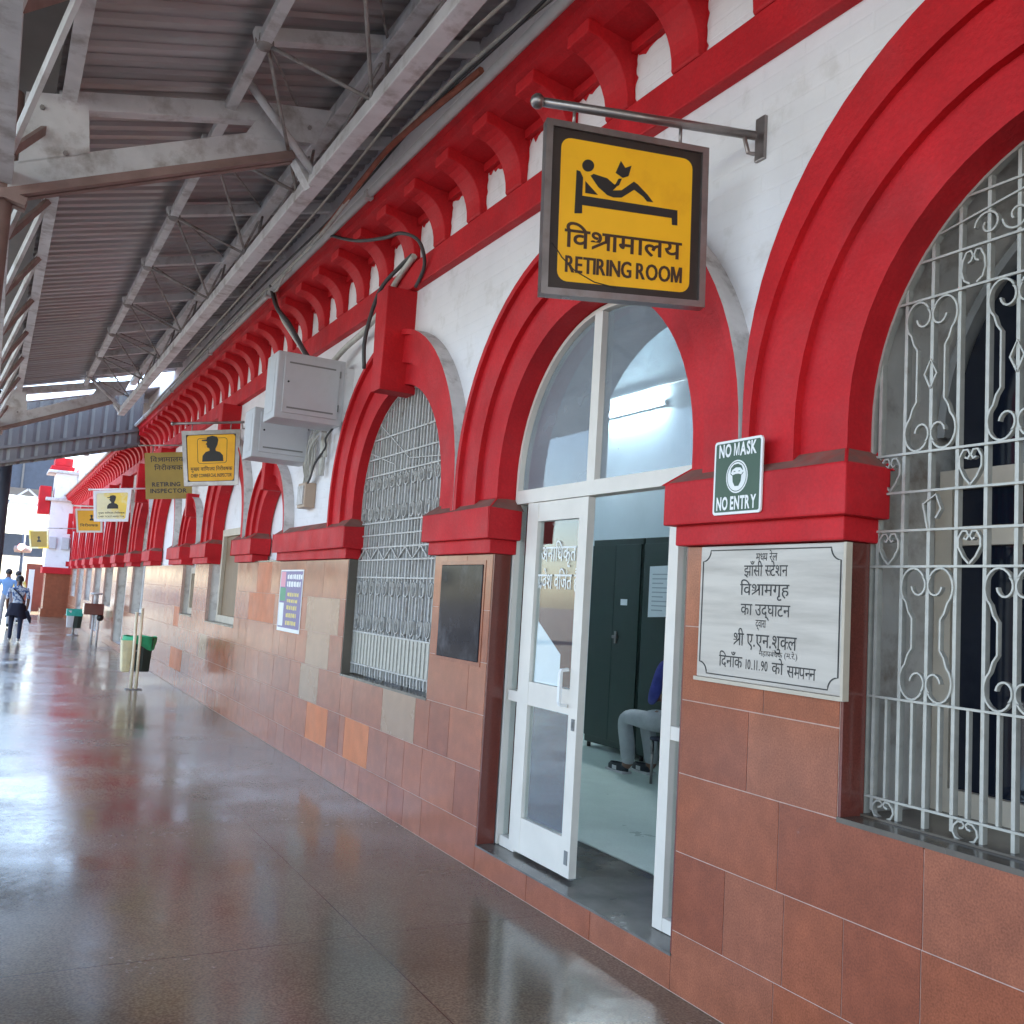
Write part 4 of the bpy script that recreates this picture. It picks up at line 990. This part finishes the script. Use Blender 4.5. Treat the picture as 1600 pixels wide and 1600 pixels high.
hang_sign('hanging_sign', 34.0, 20, [(1.713, 2.963), (1.113, 3.006), (1.614, 2.37), (1.052, 2.409)], [(0.02, 3.12), (1.76, 3.03)], 'small mustard sign at the far end next to the white tower', True, 'mustard', fw=.05, fmat='paleyellow', rodmat='steel_rod',
          art=art_guard([], face='mustard', box=False, bs=(.5, .5), bu=(.5, .5)))

# ---- flat signs on the wall
mb = MB(); z0, z1, ya, yb = 1.951, 2.248, 3.008, 2.734
t = thing('mask_sign', (-.095, (ya + yb) / 2, z0), 'green and white mask rule sign fixed over the red capital beside the door', 'sign')
ns = wallmap(ya - .0, z0, -.088); wS, hS = ya - yb, z1 - z0
mb = MB(); P = rrect(0, wS, 0, hS, .014, .014, 4)
mb.face([ns(u, v, .008) for u, v in P]); mb.face([ns(u, v, 0) for u, v in P][::-1])
for i in range(len(P)): j = (i + 1) % len(P); mb.face([ns(*P[i], .008), ns(*P[j], .008), ns(*P[j], 0), ns(*P[i], 0)])
mb.build('plate', 'paintwhite', t)
mb = MB(); put_poly(mb, ns, rrect(.010, wS - .010, .010, hS - .010, .008, .008, 4), 0, .0088); mb.build('face', 'green', t, fix=False)
mb = MB(); put_text(mb, ns, 'NO MASK', wS / 2, .232, .050, wS * .80, .035, off=.0096); put_text(mb, ns, 'NO ENTRY', wS / 2, .020, .050, wS * .84, .035, off=.0096)
put_poly(mb, ns, disc(wS / 2, .148, .062, .066, 28), 0, .0094); mb.build('lettering', 'paintwhite', t, fix=False)
mb = MB()
def dd(pts, m=0, o_=.0102): put_poly(mb, ns, [(wS / 2 + a, .148 + b) for a, b in pts], m, o_)
for a0 in range(0, 28):
    A_, B_ = 2 * PI * a0 / 28, 2 * PI * (a0 + 1) / 28
    dd([(.056 * math.cos(A_), .060 * math.sin(A_)), (.056 * math.cos(B_), .060 * math.sin(B_)), (.053 * math.cos(B_), .057 * math.sin(B_)), (.053 * math.cos(A_), .057 * math.sin(A_))])
dd([(-.025, .006), (-.008, .010), (.010, .010), (.027, .006), (.024, -.020), (.012, -.038), (-.010, -.038), (-.022, -.020)])
dd([(-.036, .016), (-.037, .012), (-.025, .003), (-.025, .007)]); dd([(.037, .016), (.038, .012), (.027, .003), (.027, .007)])
dd([(-.018, .022), (-.008, .022), (-.008, .019), (-.018, .019)]); dd([(.009, .022), (.019, .022), (.019, .019), (.009, .019)])
dd([(-.036, .018), (-.034, .034), (-.018, .048), (.006, .050), (.026, .042), (.036, .024), (.034, .022), (.020, .034), (-.006, .036), (-.026, .028), (-.033, .016)])
mb.build('pictogram', 'green', t, fix=False)

pt = thing('marble_plaque', (0, 2.78, 1.30), 'pale veined marble plaque with Hindi inscription under the red capital', 'plaque')
PY0, PY1, PZ0, PZ1 = 3.155, 2.385, 1.300, 1.834
mb = MB(); mb.box(-.022, .0, PY1, PY0, PZ0, PZ1); mb.build('slab', 'marble', pt, bevel=.004)
pm = wallmap(PY0, PZ0, -.022); pw, ph = PY0 - PY1, PZ1 - PZ0
mb = MB()
def tx(s_, u, v, h_, wd_, dev=True, b_=.004): put_text(mb, pm, s_, u * pw, v * ph, h_, wd_, b_, dev, off=.0012)
tx('मध~य रेल', .50, .885, .030, .115); tx('झाँसी स~टेशन', .495, .775, .043, .235); tx('िवश^ामगृह', .49, .635, .045, .265); tx('का उद्घाटन', .50, .49, .045, .265)
tx('द्वारा', .475, .405, .030, .055); tx('श^ी ए.एन.शुक~ल', .50, .265, .050, .34); tx('महाप^बंधक (म.रे.)', .60, .205, .020, .20, b_=0); tx('िदनाँक', .265, .10, .045, .135); tx('10.11.90', .455, .10, .038, .125, False, .006); tx('को', .60, .09, .043, .058); tx('सम~पन~न', .755, .08, .043, .14)
mb.build('inscription', 'ink', pt, fix=False)
mb = MB(); e = .017; cr = .045
Q = [(e + cr, e), (pw - e - cr, e)] + [(pw - e - cr * math.cos(a), e + cr - cr * math.cos(PI / 2 - a) + 0) for a in []]
def notch(cx, cz, a0): return [(cx + cr * math.cos(a0 - PI / 2 * i / 6), cz + cr * math.sin(a0 - PI / 2 * i / 6)) for i in range(7)]
Q = notch(e, e, PI / 2)[::1] + notch(pw - e, e, PI)[::1] + notch(pw - e, ph - e, 1.5 * PI) + notch(e, ph - e, 2 * PI)
Q = Q + [Q[0]]
mb.strip([pm(u, v, .0012) for u, v in Q], .002, .0045, nrm=(1, 0, 0)); mb.build('border_line', 'ink', pt)
mb = MB(); mb.box(-.030, -.0, PY1 - .012, PY1, PZ0 - .015, PZ1); mb.box(-.030, -.0, PY1, PY0 + .01, PZ0 - .016, PZ0 - .001); mb.build('edging', 'cream', pt)

nb = thing('notice_board', (0, 5.5, 1.17), 'dark glazed notice board between the grey window and the door', 'notice board')
mb = MB(); mb.box(-.009, .0, 5.20, 5.80, 1.185, 1.775); mb.build('back', 'blackboard', nb, bevel=.012)
mb = MB()
for a in ((5.175, 5.198, 1.16, 1.80), (5.802, 5.825, 1.16, 1.80)): mb.box(-.0035, 0, *a)
mb.box(-.0035, 0, 5.198, 5.802, 1.16, 1.183); mb.box(-.0035, 0, 5.198, 5.802, 1.777, 1.80); mb.build('frame', 'tile2', nb)

po = thing('poster', (0, 9.35, 1.14), 'violet poster with white and yellow lettering on the tiled wall', 'poster')
pm = wallmap(9.77, 1.14, -.004); pw, ph = .80, .61
mb = MB(); mb.box(-.004, -.0005, 8.97, 9.77, 1.14, 1.75); mb.build('sheet', 'paintwhite', po)
mb = MB(); put_poly(mb, pm, [(.02, .035), (pw - .02, .035), (pw - .02, ph - .015), (.02, ph - .015)], 0, .0008)
put_poly(mb, pm, [(.03, .44), (.20, .44), (.20, .59), (.03, .59)], 1, .0014); put_poly(mb, pm, [(.03, .30), (.23, .30), (.23, .43), (.03, .43)], 2, .0014); put_poly(mb, pm, [(.03, .05), (.20, .05), (.20, .28), (.03, .28)], 3, .0014)
rs = random.Random(5)
for i, (v, h_, m) in enumerate([(.515, .05, 3), (.44, .055, 3), (.345, .04, 4), (.285, .035, 4), (.215, .045, 4), (.14, .045, 4), (.065, .045, 4)]):
    u = .26 if m == 3 else .30
    while u < (.74 if m == 3 else .66):
        w_ = rs.uniform(.035, .08); put_poly(mb, pm, [(u, v + rs.uniform(0, .008)), (u + w_, v), (u + w_, v + h_), (u, v + h_ - rs.uniform(0, .01))], m, .0014); u += w_ + .018
mb.build('print', ['poster', 'pink', 'leaf', 'paintwhite', 'yprint'], po, fix=False)

# ------------------------------------------------------------------ junction boxes, wiring, gutter pipe
def jbox(loc, w_, h_, d_, label):
    """door faces -Y, fixed to the wall by its right side"""
    x0, y0, z0 = loc; t = thing('junction_box', loc, label, 'electrical box', 'grey electrical boxes high on the wall')
    mb = MB(); mb.box(x0 - w_, x0, y0, y0 + d_, z0, z0 + h_); mb.build('body', 'boxgrey', t, bevel=.012)
    mb = MB(); mb.box(x0 - w_ + .06, x0 - .05, y0 - .012, y0 - .001, z0 + .05, z0 + h_ - .04); dr = mb.build('door', 'boxgrey', t, bevel=.005)
    mb = MB()
    for zz in (z0 + .09, z0 + h_ - .10): mb.box(x0 - w_ + .10, x0 - .09, y0 - .015, y0 - .0125, zz, zz + .014)
    mb.build('louvre', 'slot', dr)
    mb = MB(); mb.tube([(x0 - w_ + .10, y0 - .0125, z0 + h_ * .55), (x0 - w_ + .10, y0 - .02, z0 + h_ * .55)], .009, 8); mb.build('lock', 'ink', dr)
    for zz in (z0 + .12, z0 + h_ - .16):
        mb = MB(); mb.tube([(x0 - .048, y0 - .014, zz), (x0 - .048, y0 - .014, zz + .06)], .006, 6); mb.build('hinge', 'slot', dr)
    mb = MB(); mb.box(x0 - w_ - .003, x0 - w_ - .0005, y0 + .06, y0 + d_ - .06, z0 + .06, z0 + h_ - .06); mb.build('side_panel', 'boxgrey', t)
    mb = MB(); mb.box(x0 - .004, .05, y0 + .02, y0 + .06, z0 + .05, z0 + h_ - .05); mb.build('mounting_strip', 'steel', t)
    return t
b1 = jbox((-.045, 8.05, 3.00), .60, .58, .36, 'large grey electrical box, the upper and nearer of the two on the wall')
b2 = jbox((-.03, 8.95, 2.765), .57, .47, .36, 'grey electrical box tucked behind and below the other one')
def cable(name, pts, r, m, label, n=6, cat='cable', group='cables strung along the cornice'):
    P = []
    for i in range(len(pts) - 1):                             # Catmull-Rom
        p0, p1, p2, p3 = [Vector(pts[max(0, min(len(pts) - 1, i + k))]) for k in (-1, 0, 1, 2)]
        for t in [j / 5 for j in range(5)]:
            P.append(.5 * ((2 * p1) + (p2 - p0) * t + (2 * p0 - 5 * p1 + 4 * p2 - p3) * t * t + (3 * p1 - p0 - 3 * p2 + p3) * t ** 3))
    P.append(Vector(pts[-1])); mb = MB(); mb.tube(P, r, n); o = mb.build(name, m); tag(o, label, cat, group); return o
mb = MB(); mb.tube([(-.355, -3, 4.60), (-.355, 12, 4.60)], .033, 10); mb.tube([(-.355, 12, 4.60), (-.355, 41.5, 4.60)], .033, 10)
for k in range(14): mb.box(-.395, -.335, .8 + k * 3, .86 + k * 3, 4.555, 4.62)
tag(mb.build('gutter_pipe', 'pipe'), 'pale grey pipe running along the edge of the red cornice', 'pipe')
cable('cable', [(-.30, 3.5, 4.68), (-.42, 5.0, 4.72), (-.47, 6.2, 4.66), (-.46, 7.0, 4.60), (-.40, 7.9, 4.62), (-.36, 9.4, 4.66), (-.38, 12.0, 4.67), (-.37, 18, 4.66)], .018, 'cablewhite', 'off white cable sagging below the pale cornice pipe')
cable('cable', [(-.38, 4.9, 4.66), (-.47, 6.0, 4.655), (-.49, 6.6, 4.60), (-.44, 7.3, 4.615), (-.38, 8.0, 4.65)], .022, 'cablered', 'faded red hose lying against the pale cornice pipe')
cable('cable', [(-.42, 3.2, 4.72), (-.52, 5.2, 4.80), (-.50, 7.2, 4.76), (-.46, 9.5, 4.78), (-.46, 14, 4.76)], .012, 'cablewhite', 'thin pale cable hanging clear of the cornice under the canopy edge')
cable('cable', [(-.36, 7.85, 4.60), (-.28, 7.35, 4.41), (-.25, 6.75, 4.25), (-.22, 6.45, 4.20), (-.13, 6.32, 4.12), (-.05, 6.38, 3.98), (-.04, 6.55, 3.86)], .014, 'cable', 'dark cable looping across the red corbels above the grey window')
cable('cable', [(-.36, 9.75, 4.66), (-.36, 9.45, 4.36), (-.33, 9.0, 4.08), (-.28, 8.55, 3.72), (-.26, 8.3, 3.57)], .024, 'cable', 'thick dark cable dropping from the cornice to the upper grey box')
cable('cable', [(-.34, 9.72, 4.62), (-.33, 9.38, 4.26), (-.31, 9.0, 4.0), (-.27, 8.6, 3.72)], .016, 'cablewhite', 'pale cable dropping beside the thick dark one to the upper grey box')
cable('cable', [(-.10, 8.35, 3.60), (-.07, 8.0, 3.70), (-.06, 7.6, 3.75), (-.05, 7.2, 3.86), (-.05, 6.95, 4.0), (-.05, 6.6, 4.11)], .026, 'cablewhite', 'thick off white conduit rising from the upper grey box to the string course')
cable('cable', [(-.22, 7.05, 3.30), (-.23, 7.05, 3.55), (-.16, 7.0, 3.92), (-.08, 6.8, 4.08), (-.06, 6.62, 4.12)], .016, 'cable', 'dark cable hanging down the keystone of the grey window arch')
cable('cable', [(-.40, 2.6, 4.70), (-.40, 4.2, 4.665), (-.43, 5.6, 4.69), (-.40, 7.4, 4.67), (-.42, 10.5, 4.69), (-.39, 15, 4.67)], .010, 'cable', 'thin black cable lying along the pale cornice pipe')
cable('cable', [(-.34, 8.8, 4.63), (-.42, 9.0, 4.55), (-.40, 9.3, 4.50), (-.36, 9.6, 4.56), (-.35, 9.9, 4.65)], .012, 'cablewhite', 'short off white loop of cable under the cornice pipe above the grey boxes')
cable('cable', [(-.06, 8.2, 3.02), (-.10, 8.3, 2.92), (-.05, 8.45, 2.86), (-.06, 8.7, 2.74), (-.05, 8.85, 2.62), (-.045, 8.98, 2.55)], .010, 'cable', 'dark cable from the upper grey box down to the switch box')
sw = thing('switch_box', (0, 9.1, 2.33), 'small stained switch box with loose wires below the grey boxes', 'switch box')
mb = MB(); mb.box(-.07, .04, 8.93, 9.17, 2.34, 2.58); mb.build('body', 'plastic_tan', sw, bevel=.01)
mb = MB(); mb.box(-.082, -.069, 8.96, 9.14, 2.37, 2.55); mb.build('cover', 'dusty', sw)
mb = MB(); rs = random.Random(11)
for i in range(14):
    a = Vector((-.05 - rs.random() * .05, 8.55 + rs.random() * .3, 2.95 + rs.random() * .12)); b_ = Vector((-.04, 9.0 + rs.random() * .12, 2.58))
    mid = (a + b_) / 2 + Vector((-.06 * rs.random(), rs.uniform(-.15, .15), rs.uniform(-.1, .05)))
    mb.tube([a, (a * 2 + mid) / 3 + Vector((0, .04, .03)), mid, (mid + b_) / 2 + Vector((0, -.05, -.02)), b_], .006, 5)
mb.build('wiring', 'cablewhite', sw)
mb = MB(); mb.tube([(-.02, 8.62, 2.62), (-.02, 8.62, 3.05)], .028, 8); mb.tube([(-.03, 8.5, 2.78), (-.03, 8.5, 3.0)], .018, 8); tag(mb.build('conduit', 'cablewhite'), 'pale vertical conduit beside the grey window arch under the boxes', 'conduit')

# ------------------------------------------------------------------ platform canopies
SL = .28; ZR = lambda x: 4.93 + SL * (x + 1.47)
ZL = lambda x: 4.572 + .11 * (-2.75 - x)                   # unseen outer wing, shaped low and long to block sky from the fanlight             # underside of purlins, rising towards the wall
def corrugated(mb, x0, x1, y0, y1, m=0, pitch=.17, off=.10):
    n = int((y1 - y0) / pitch); ys = []
    for i in range(n):
        y = y0 + i * pitch; ys += [(y, 0), (y + .055, 0), (y + .075, .028), (y + .135, .028), (y + .155, 0)]
    ys.append((y0 + n * pitch, 0))
    zf = (lambda x: ZR(x)) if x1 > x0 else None
    rows = [[(x, y, (ZR(x) if x >= -2.75 else ZL(x)) + off + h_) for y, h_ in ys] for x in (x0, x1)]
    mb.grid(rows, m, False)
def canopy(name, ya, yb, frames, label, joint0, cols, detailed=True, gable=None):
    t = thing(name, (-2.8, (ya + yb) / 2, 0), label, 'canopy', 'steel platform canopies')
    mb = MB(); corrugated(mb, -2.75, .07, ya, yb); corrugated(mb, -2.75, -7.7, ya, yb); mb.build('roof_sheet', 'sheet', t, fix=False)
    pur = []; y = joint0
    while y < yb - .1: pur.append(y); y += 1.645
    y = joint0 - 1.645
    while y > ya + .1: pur.insert(0, y); y -= 1.645
    for y in pur:
        mb = MB(); mb.beam((-1.52, y, ZR(-1.52)), (-.02, y, ZR(-.02)), .075, .085); mb.build('rafter', 'steel', t)
    # triangular lattice girder near the wall
    mb = MB(); U1 = (-1.46, ZR(-1.46) - .02); U2 = (-.66, ZR(-.66) - .03); LO = (-.81, 4.545)
    mb.beam((U1[0], ya, U1[1]), (U1[0], yb, U1[1]), .075, .075); mb.beam((U2[0], ya, U2[1]), (U2[0], yb, U2[1]), .11, .10); mb.beam((LO[0], ya, LO[1]), (LO[0], yb, LO[1]), .115, .10)
    g = mb.build('girder', 'steel', t, bevel=.008)
    lac = MB()
    for y in pur:
        for d in (-.31, 1.335):
            if ya < y + d < yb:
                lac.tube([(U1[0] + .02, y, U1[1] - .03), (LO[0] - .04, y + d, LO[1] + .03)], .0125, 6); lac.tube([(U2[0], y, U2[1]), (LO[0] + .03, y + d, LO[1] + .03)], .0125, 6)
        lac.tube([(U1[0], y, U1[1] + .02), (U2[0], min(yb, y + 1.645), U2[1] + .02)], .010, 6)
        lac.ball((U1[0], y, U1[1] - .01), .062, n=10)
    lac.build('lacing', 'steel_rod', g)
    # girder along the column line, its web a zigzag
    mb = MB(); a_, b_ = (-2.47, 4.66), (-2.79, 4.02)
    mb.beam((a_[0], ya, a_[1]), (a_[0], yb, a_[1]), .09, .09); mb.beam((b_[0], ya, b_[1]), (b_[0], yb, b_[1]), .10, .09); mb.beam((-3.05, ya, 4.66), (-3.05, yb, 4.66), .09, .09)
    g = mb.build('valley_girder', 'steel', t)
    y = ya + .3
    while y + .9 < yb:
        l1 = MB(); l2 = MB()
        l1.beam((a_[0] - .03, y, a_[1]), (b_[0] + .03, y + .85, b_[1]), .03, .075); l2.beam((b_[0] + .04, y + .85, b_[1]), (a_[0] - .01, y + 1.645, a_[1]), .03, .05); y += 1.645
        l1.build('web', 'steel', g); l2.build('web_strut', 'rust', g)
    mb = MB(); mb.box(-2.95, -2.55, ya, yb, 4.66, 4.70); mb.build('valley_gutter', 'sheet2', t)
    for fy in frames:
        mb = MB(); cx = -2.80 if fy < 20 else -2.52; mb.tube([(cx, fy, 0), (cx, fy, 4.60)], .075 if fy < 20 else .125, 14); mb.box(cx - .15, cx + .15, fy - .15, fy + .15, 0, .015); mb.build('column', 'rust' if fy < 18 else 'darksteel', t)
        for sg in (1, -1):
            mx = lambda x: x if sg > 0 else -5.5 - x
            mb = MB()
            zb = 1.0 if sg > 0 else .40; zz = lambda x, z: 4.015 + (z - 4.015) * zb if sg < 0 else z
            if sg > 0: mb.beam((-2.52, fy, ZR(-2.52) - .02), (-1.15, fy, ZR(-1.15) - .07), .10, .125)
            else: mb.beam((-2.98, fy, ZL(-2.98)), (-7.4, fy, ZL(-7.4)), .10, .125)
            mb.beam((mx(-2.80), fy - .035, 4.015), (mx(-.98), fy - .035, zz(0, 4.80)), .06, .17); mb.build('cantilever', 'steel', t, bevel=.006)
            mb = MB()
            for dy in (-.075, .012): mb.beam((mx(-2.85), fy + dy, 3.875), (mx(-1.0), fy + dy, zz(0, 4.665)), .055, .055)
            mb.build('bottom_flange', 'rust', t)
            mb = MB(); P = [(-2.72, 4.12), (-2.32, 4.30), (-2.36, 4.68), (-2.72, 4.60)]
            for dy in (-.055,): mb.face([(mx(x), fy + dy, z) for x, z in P]); mb.face([(mx(x), fy + dy - .01, z) for x, z in P][::-1])
            for i in range(4): mb.face([(mx(P[i][0]), fy - .055, P[i][1]), (mx(P[(i + 1) % 4][0]), fy - .055, P[(i + 1) % 4][1]), (mx(P[(i + 1) % 4][0]), fy - .065, P[(i + 1) % 4][1]), (mx(P[i][0]), fy - .065, P[i][1])])
            P2 = [(-1.36, 4.70), (-.84, 4.80), (-.74, 5.08), (-1.20, 5.0)] if sg > 0 else [(-1.36, 4.33), (-.84, 4.36), (-.74, 4.66), (-1.20, 4.62)]
            mb.build('gusset', 'steel', t); mb = MB()
            for dy in (-.06, -.07): mb.face([(mx(x), fy + dy, z) for x, z in P2])
            for i in range(4): j = (i + 1) % 4; mb.face([(mx(P2[i][0]), fy - .06, P2[i][1]), (mx(P2[j][0]), fy - .06, P2[j][1]), (mx(P2[j][0]), fy - .07, P2[j][1]), (mx(P2[i][0]), fy - .07, P2[i][1])])
            mb.build('gusset', 'steel', t)
            if sg < 0: continue
            mb = MB(); mb.tube([(mx(-1.42), fy - .30, 5.0), (mx(-.84), fy - .09, 4.56)], .03, 6); mb.beam((mx(-1.02), fy - .02, 4.74), (mx(-.83), fy + .02, 4.50), .09, .07); mb.build('brace', 'steel', t)
            mb = MB()
            for x, z in ((-2.62, 4.52), (-2.46, 4.26), (-.95, 4.70), (-.90, 4.90)): mb.tube([(mx(x), fy - .064, z), (mx(x), fy - .085, z)], .016, 6)
            mb.build('bolt', 'steel_rod', t)
    if gable:
        gy, depth = gable; mb = MB(); n = 32; W0, W1 = -7.6, -.25
        rows = [[], []]
        for i in range(n * 4 + 1):
            x = W0 + (W1 - W0) * i / (n * 4); h_ = .03 if i % 4 == 0 else 0
            zt = (ZR(x) if x > -2.75 else ZL(x)) + .06; rows[0].append((x, gy + h_, zt)); rows[1].append((x, gy + h_, zt - depth - (0.12 if x < -.5 else .1)))
        mb.grid(rows, 0, False); r2 = [[(x, y + .004, z) for x, y, z in r_] for r_ in rows]; mb.grid(r2, 0, False)
        f = mb.build('gable_sheet', 'sheet2', t, fix=False)
        mb = MB()
        for off_ in (.30, .02): mb.beam((-2.7, gy - .02, ZR(-2.7) - depth + off_), (-.25, gy - .02, ZR(-.25) - depth + off_), .03, .05)
        mb.build('girt', 'sheet2', f)
    return t
canopy('platform_canopy', -13.0, 18.5, [-5.6, 6.75, 18.2], 'near steel canopy with corrugated roof, lattice girders and a big bracket overhead', 9.05, None)
canopy('platform_canopy', 20.2, 25.5, [22.6], 'farther canopy with a ribbed grey gable sheet across its end', 21.3, None, gable=(20.08, 1.05))

# ------------------------------------------------------------------ bins, table, tower, far end
lb = thing('litter_bin', (-.64, 14.97, 0), 'cream and dark green litter bin with bright green liner on two cream posts', 'bin')
def tub(mb, cx, cy, z0, z1, wx0, wx1, wy0, wy1, m, tilt=0, open_=True):
    rows = []
    for z, wx, wy in ((z0, wx0, wy0), (z1, wx1, wy1)):
        rows.append([(cx + wx * sx_ + tilt * (z - z0), cy + wy * sy_, z) for sx_, sy_ in ((-1, -1), (0, -1.08), (1, -1), (1.05, 0), (1, 1), (0, 1.08), (-1, 1), (-1.05, 0))])
    n = mb.grid(rows, m, False, close_u=True); mb.f.append(tuple(n + k for k in range(8))[::-1]); mb.m.append(m); mb.sm.append(False)
mb = MB(); tub(mb, -.545, 14.99, .245, .73, .10, .125, .13, .15, 0); mb.build('bucket', 'binblack', lb, bevel=.008)
mb = MB(); tub(mb, -.765, 14.93, .235, .69, .055, .085, .09, .11, 0); mb.build('bag', 'bincream', lb, bevel=.02)
mb = MB(); rows = []
for i, z in enumerate((.60, .68, .735, .75)):
    rows.append([(-.60 + (.235 + .012 * math.sin(7 * a + i)) * math.cos(a), 14.97 + (.165 + .01 * math.sin(5 * a)) * math.sin(a), z + (.05 * math.sin(3 * a + 1) if i == 0 else .008 * math.sin(6 * a))) for a in [2 * PI * q / 28 for q in range(28)]])
mb.grid(rows, 0, True, close_u=True); mb.build('liner', 'bingreen', lb)
for x in (-.685, -.615):
    mb = MB(); mb.tube([(x, 14.75, 0), (x - .012, 14.75, 1.10 if x < -.65 else 1.16)], .022, 8); mb.build('post', 'bamboo', lb)
mb = MB(); mb.tube([(-.70, 14.76, .55), (-.60, 14.76, .55)], .012, 6); mb.build('bracket', 'steel_rod', lb); mb = MB(); mb.box(-.76, -.54, 14.68, 14.82, 0, .012); mb.build('base_plate', 'steel_rod', lb)
fb = thing('litter_bin', (-.50, 28.1, 0), 'small bin with teal liner on a pedestal, farther along the wall', 'bin')
mb = MB(); tub(mb, -.42, 28.1, .20, .68, .09, .12, .12, .14, 0); mb.build('bucket', 'binblack', fb)
mb = MB(); tub(mb, -.60, 28.05, .22, .66, .07, .09, .10, .12, 0); mb.build('bag', 'shoewhite', fb)
mb = MB(); tub(mb, -.51, 28.08, .52, .70, .19, .19, .15, .15, 0); mb.build('liner', 'teal', fb)
mb = MB(); mb.tube([(-.5, 28.1, .0), (-.5, 28.1, .25)], .03, 8); mb.lathe([(.15, 0), (.14, .02), (.03, .03)], (-.5, 28.1, 0), 14); mb.build('pedestal', 'steel_rod', fb)
tb = thing('pedestal_stand', (-.33, 25.0, 0), 'maroon topped stand on pale legs beside the far wall with a white tray on it', 'stand')
mb = MB(); mb.box(-.56, -.12, 24.8, 25.2, .68, .945); mb.build('top', 'tile_dark', tb, bevel=.02)
for x in (-.32, -.20):
    mb = MB(); mb.tube([(x, 25, .0), (x, 25, .68)], .025, 8); mb.build('leg', 'shoewhite', tb)
mb = MB(); mb.lathe([(.02, 1.15), (.13, 1.16), (.14, 1.19), (.12, 1.20)], (-.30, 25, 0), 14); mb.tube([(-.30, 25, .94), (-.30, 25, 1.16)], .05, 8); mb.build('tray', 'shoewhite', tb)
mb = MB(); mb.ball((-.18, 24.9, .62), .085, n=12); mb.build('ball', 'ink', tb)
# end tower
tw = thing('tower', (-.25, 40.6, 0), 'white pier tower with red bands and maroon tiled foot at the far end', 'tower')
mb = MB(); mb.box(-.72, .60, 40.0, 41.4, .0, 1.62); mb.box(-.78, .60, 39.95, 41.4, 0, .30); mb.build('tiled_foot', 'tile2', tw)
mb = MB(); mb.box(-.86, .60, 39.9, 41.4, 1.62, 1.86); mb.build('red_band', 'red', tw, bevel=.02)
mb = MB(); mb.box(-.80, .02, 40.0, 41.3, 1.86, 4.35); mb.box(-.72, .02, 40.0, 41.3, 4.47, 5.42); mb.build('shaft', 'white', tw)
mb = MB(); mb.box(-1.0, .15, 39.85, 41.4, 4.35, 4.47); mb.box(-1.0, .1, 39.85, 41.4, 5.42, 5.52); mb.build('ledge', 'dusty', tw, bevel=.02)
mb = MB(); mb.box(-.92, -.10, 39.95, 41.3, 5.52, 5.70); mb.box(-.80, -.18, 40.0, 41.2, 5.70, 6.02); mb.box(-1.22, -.82, 40.1, 41.0, 3.85, 4.9); mb.build('red_cap', 'red', tw, bevel=.03)
for x in (-.62, -.18):
    mb = MB(); mb.box(x - .13, x + .13, 39.86, 39.999, 2.55, 3.0); mb.build('meter_box', 'boxgrey', tw, bevel=.02)
# far station hall roof, farther wing and yard objects behind the people
fh = thing('footbridge', (-6, 62, 0), 'dark blue grey footbridge hall crossing the far end of the platforms', 'footbridge')
mb = MB(); mb.box(-30, .4, 60, 66, 6.3, 9.0); mb.build('deck', 'darksteel', fh)
mb = MB()
for k in range(20): mb.box(-30 + k * 1.5, -29.9 + k * 1.5, 59.9, 60, 6.3, 9.0)
mb.build('rib', 'sheet2', fh)
mb = MB()
for k in range(16): mb.beam((-29 + k * 1.8, 59.8, 5.5), (-28.1 + k * 1.8, 59.8, 6.25), .1, .1); mb.beam((-27.2 + k * 1.8, 59.8, 5.5), (-28.1 + k * 1.8, 59.8, 6.25), .1, .1)
mb.box(-30, .4, 59.7, 60, 5.35, 5.5); mb.build('truss', 'pipe', fh)
for x in (-2.75, -8, -14, -20):
    mb = MB(); mb.box(x - .2, x + .2, 61, 61.4, 0, 6.3); mb.build('leg', 'darksteel', fh)
mb = MB(); mb.box(-30, .4, 70, 74, 2.7, 4.1); o = mb.build('far_awning', 'darksteel'); tag(o, 'low dark awning beyond the footbridge at the platform end', 'awning')
sg = thing('signal_lamp', (-1.55, 45, 0), 'round lit red signal lamp on a dark post at the far end', 'signal')
mb = MB(); mb.tube([(-1.45, 45, 0), (-1.45, 45, 3.2)], .07, 8); mb.build('post', 'darksteel', sg)
mb = MB(); mb.lathe([(.30, -.12), (.34, .0), (.32, .14), (.05, .16)], (-1.45, 45, 2.55), 16); mb.build('housing', 'rust', sg)
mb = MB(); mb.ball((-1.5, 44.80, 2.62), .17, n=12); mb.build('lens', 'farlamp', sg)
mb = MB(); mb.box(-1.2, .3, 46, 46.3, 0, 2.0); mb.box(-.98, .3, 45.97, 46.0, .0, 1.8); o = mb.build('maroon_kiosk', 'tile_dark'); tag(o, 'maroon kiosk wall behind the far tower foot', 'kiosk')
mb = MB(); mb.box(-1.35, -1.18, 38.0, 38.2, 0, 1.72); o = mb.build('door_post', 'paintwhite'); tag(o, 'white square post standing left of the far tower', 'post')
print('verts', sum(len(o.data.vertices) for o in bpy.data.objects if o.type == 'MESH'))
for o in bpy.data.objects:
    if '_o' in o: del o['_o']
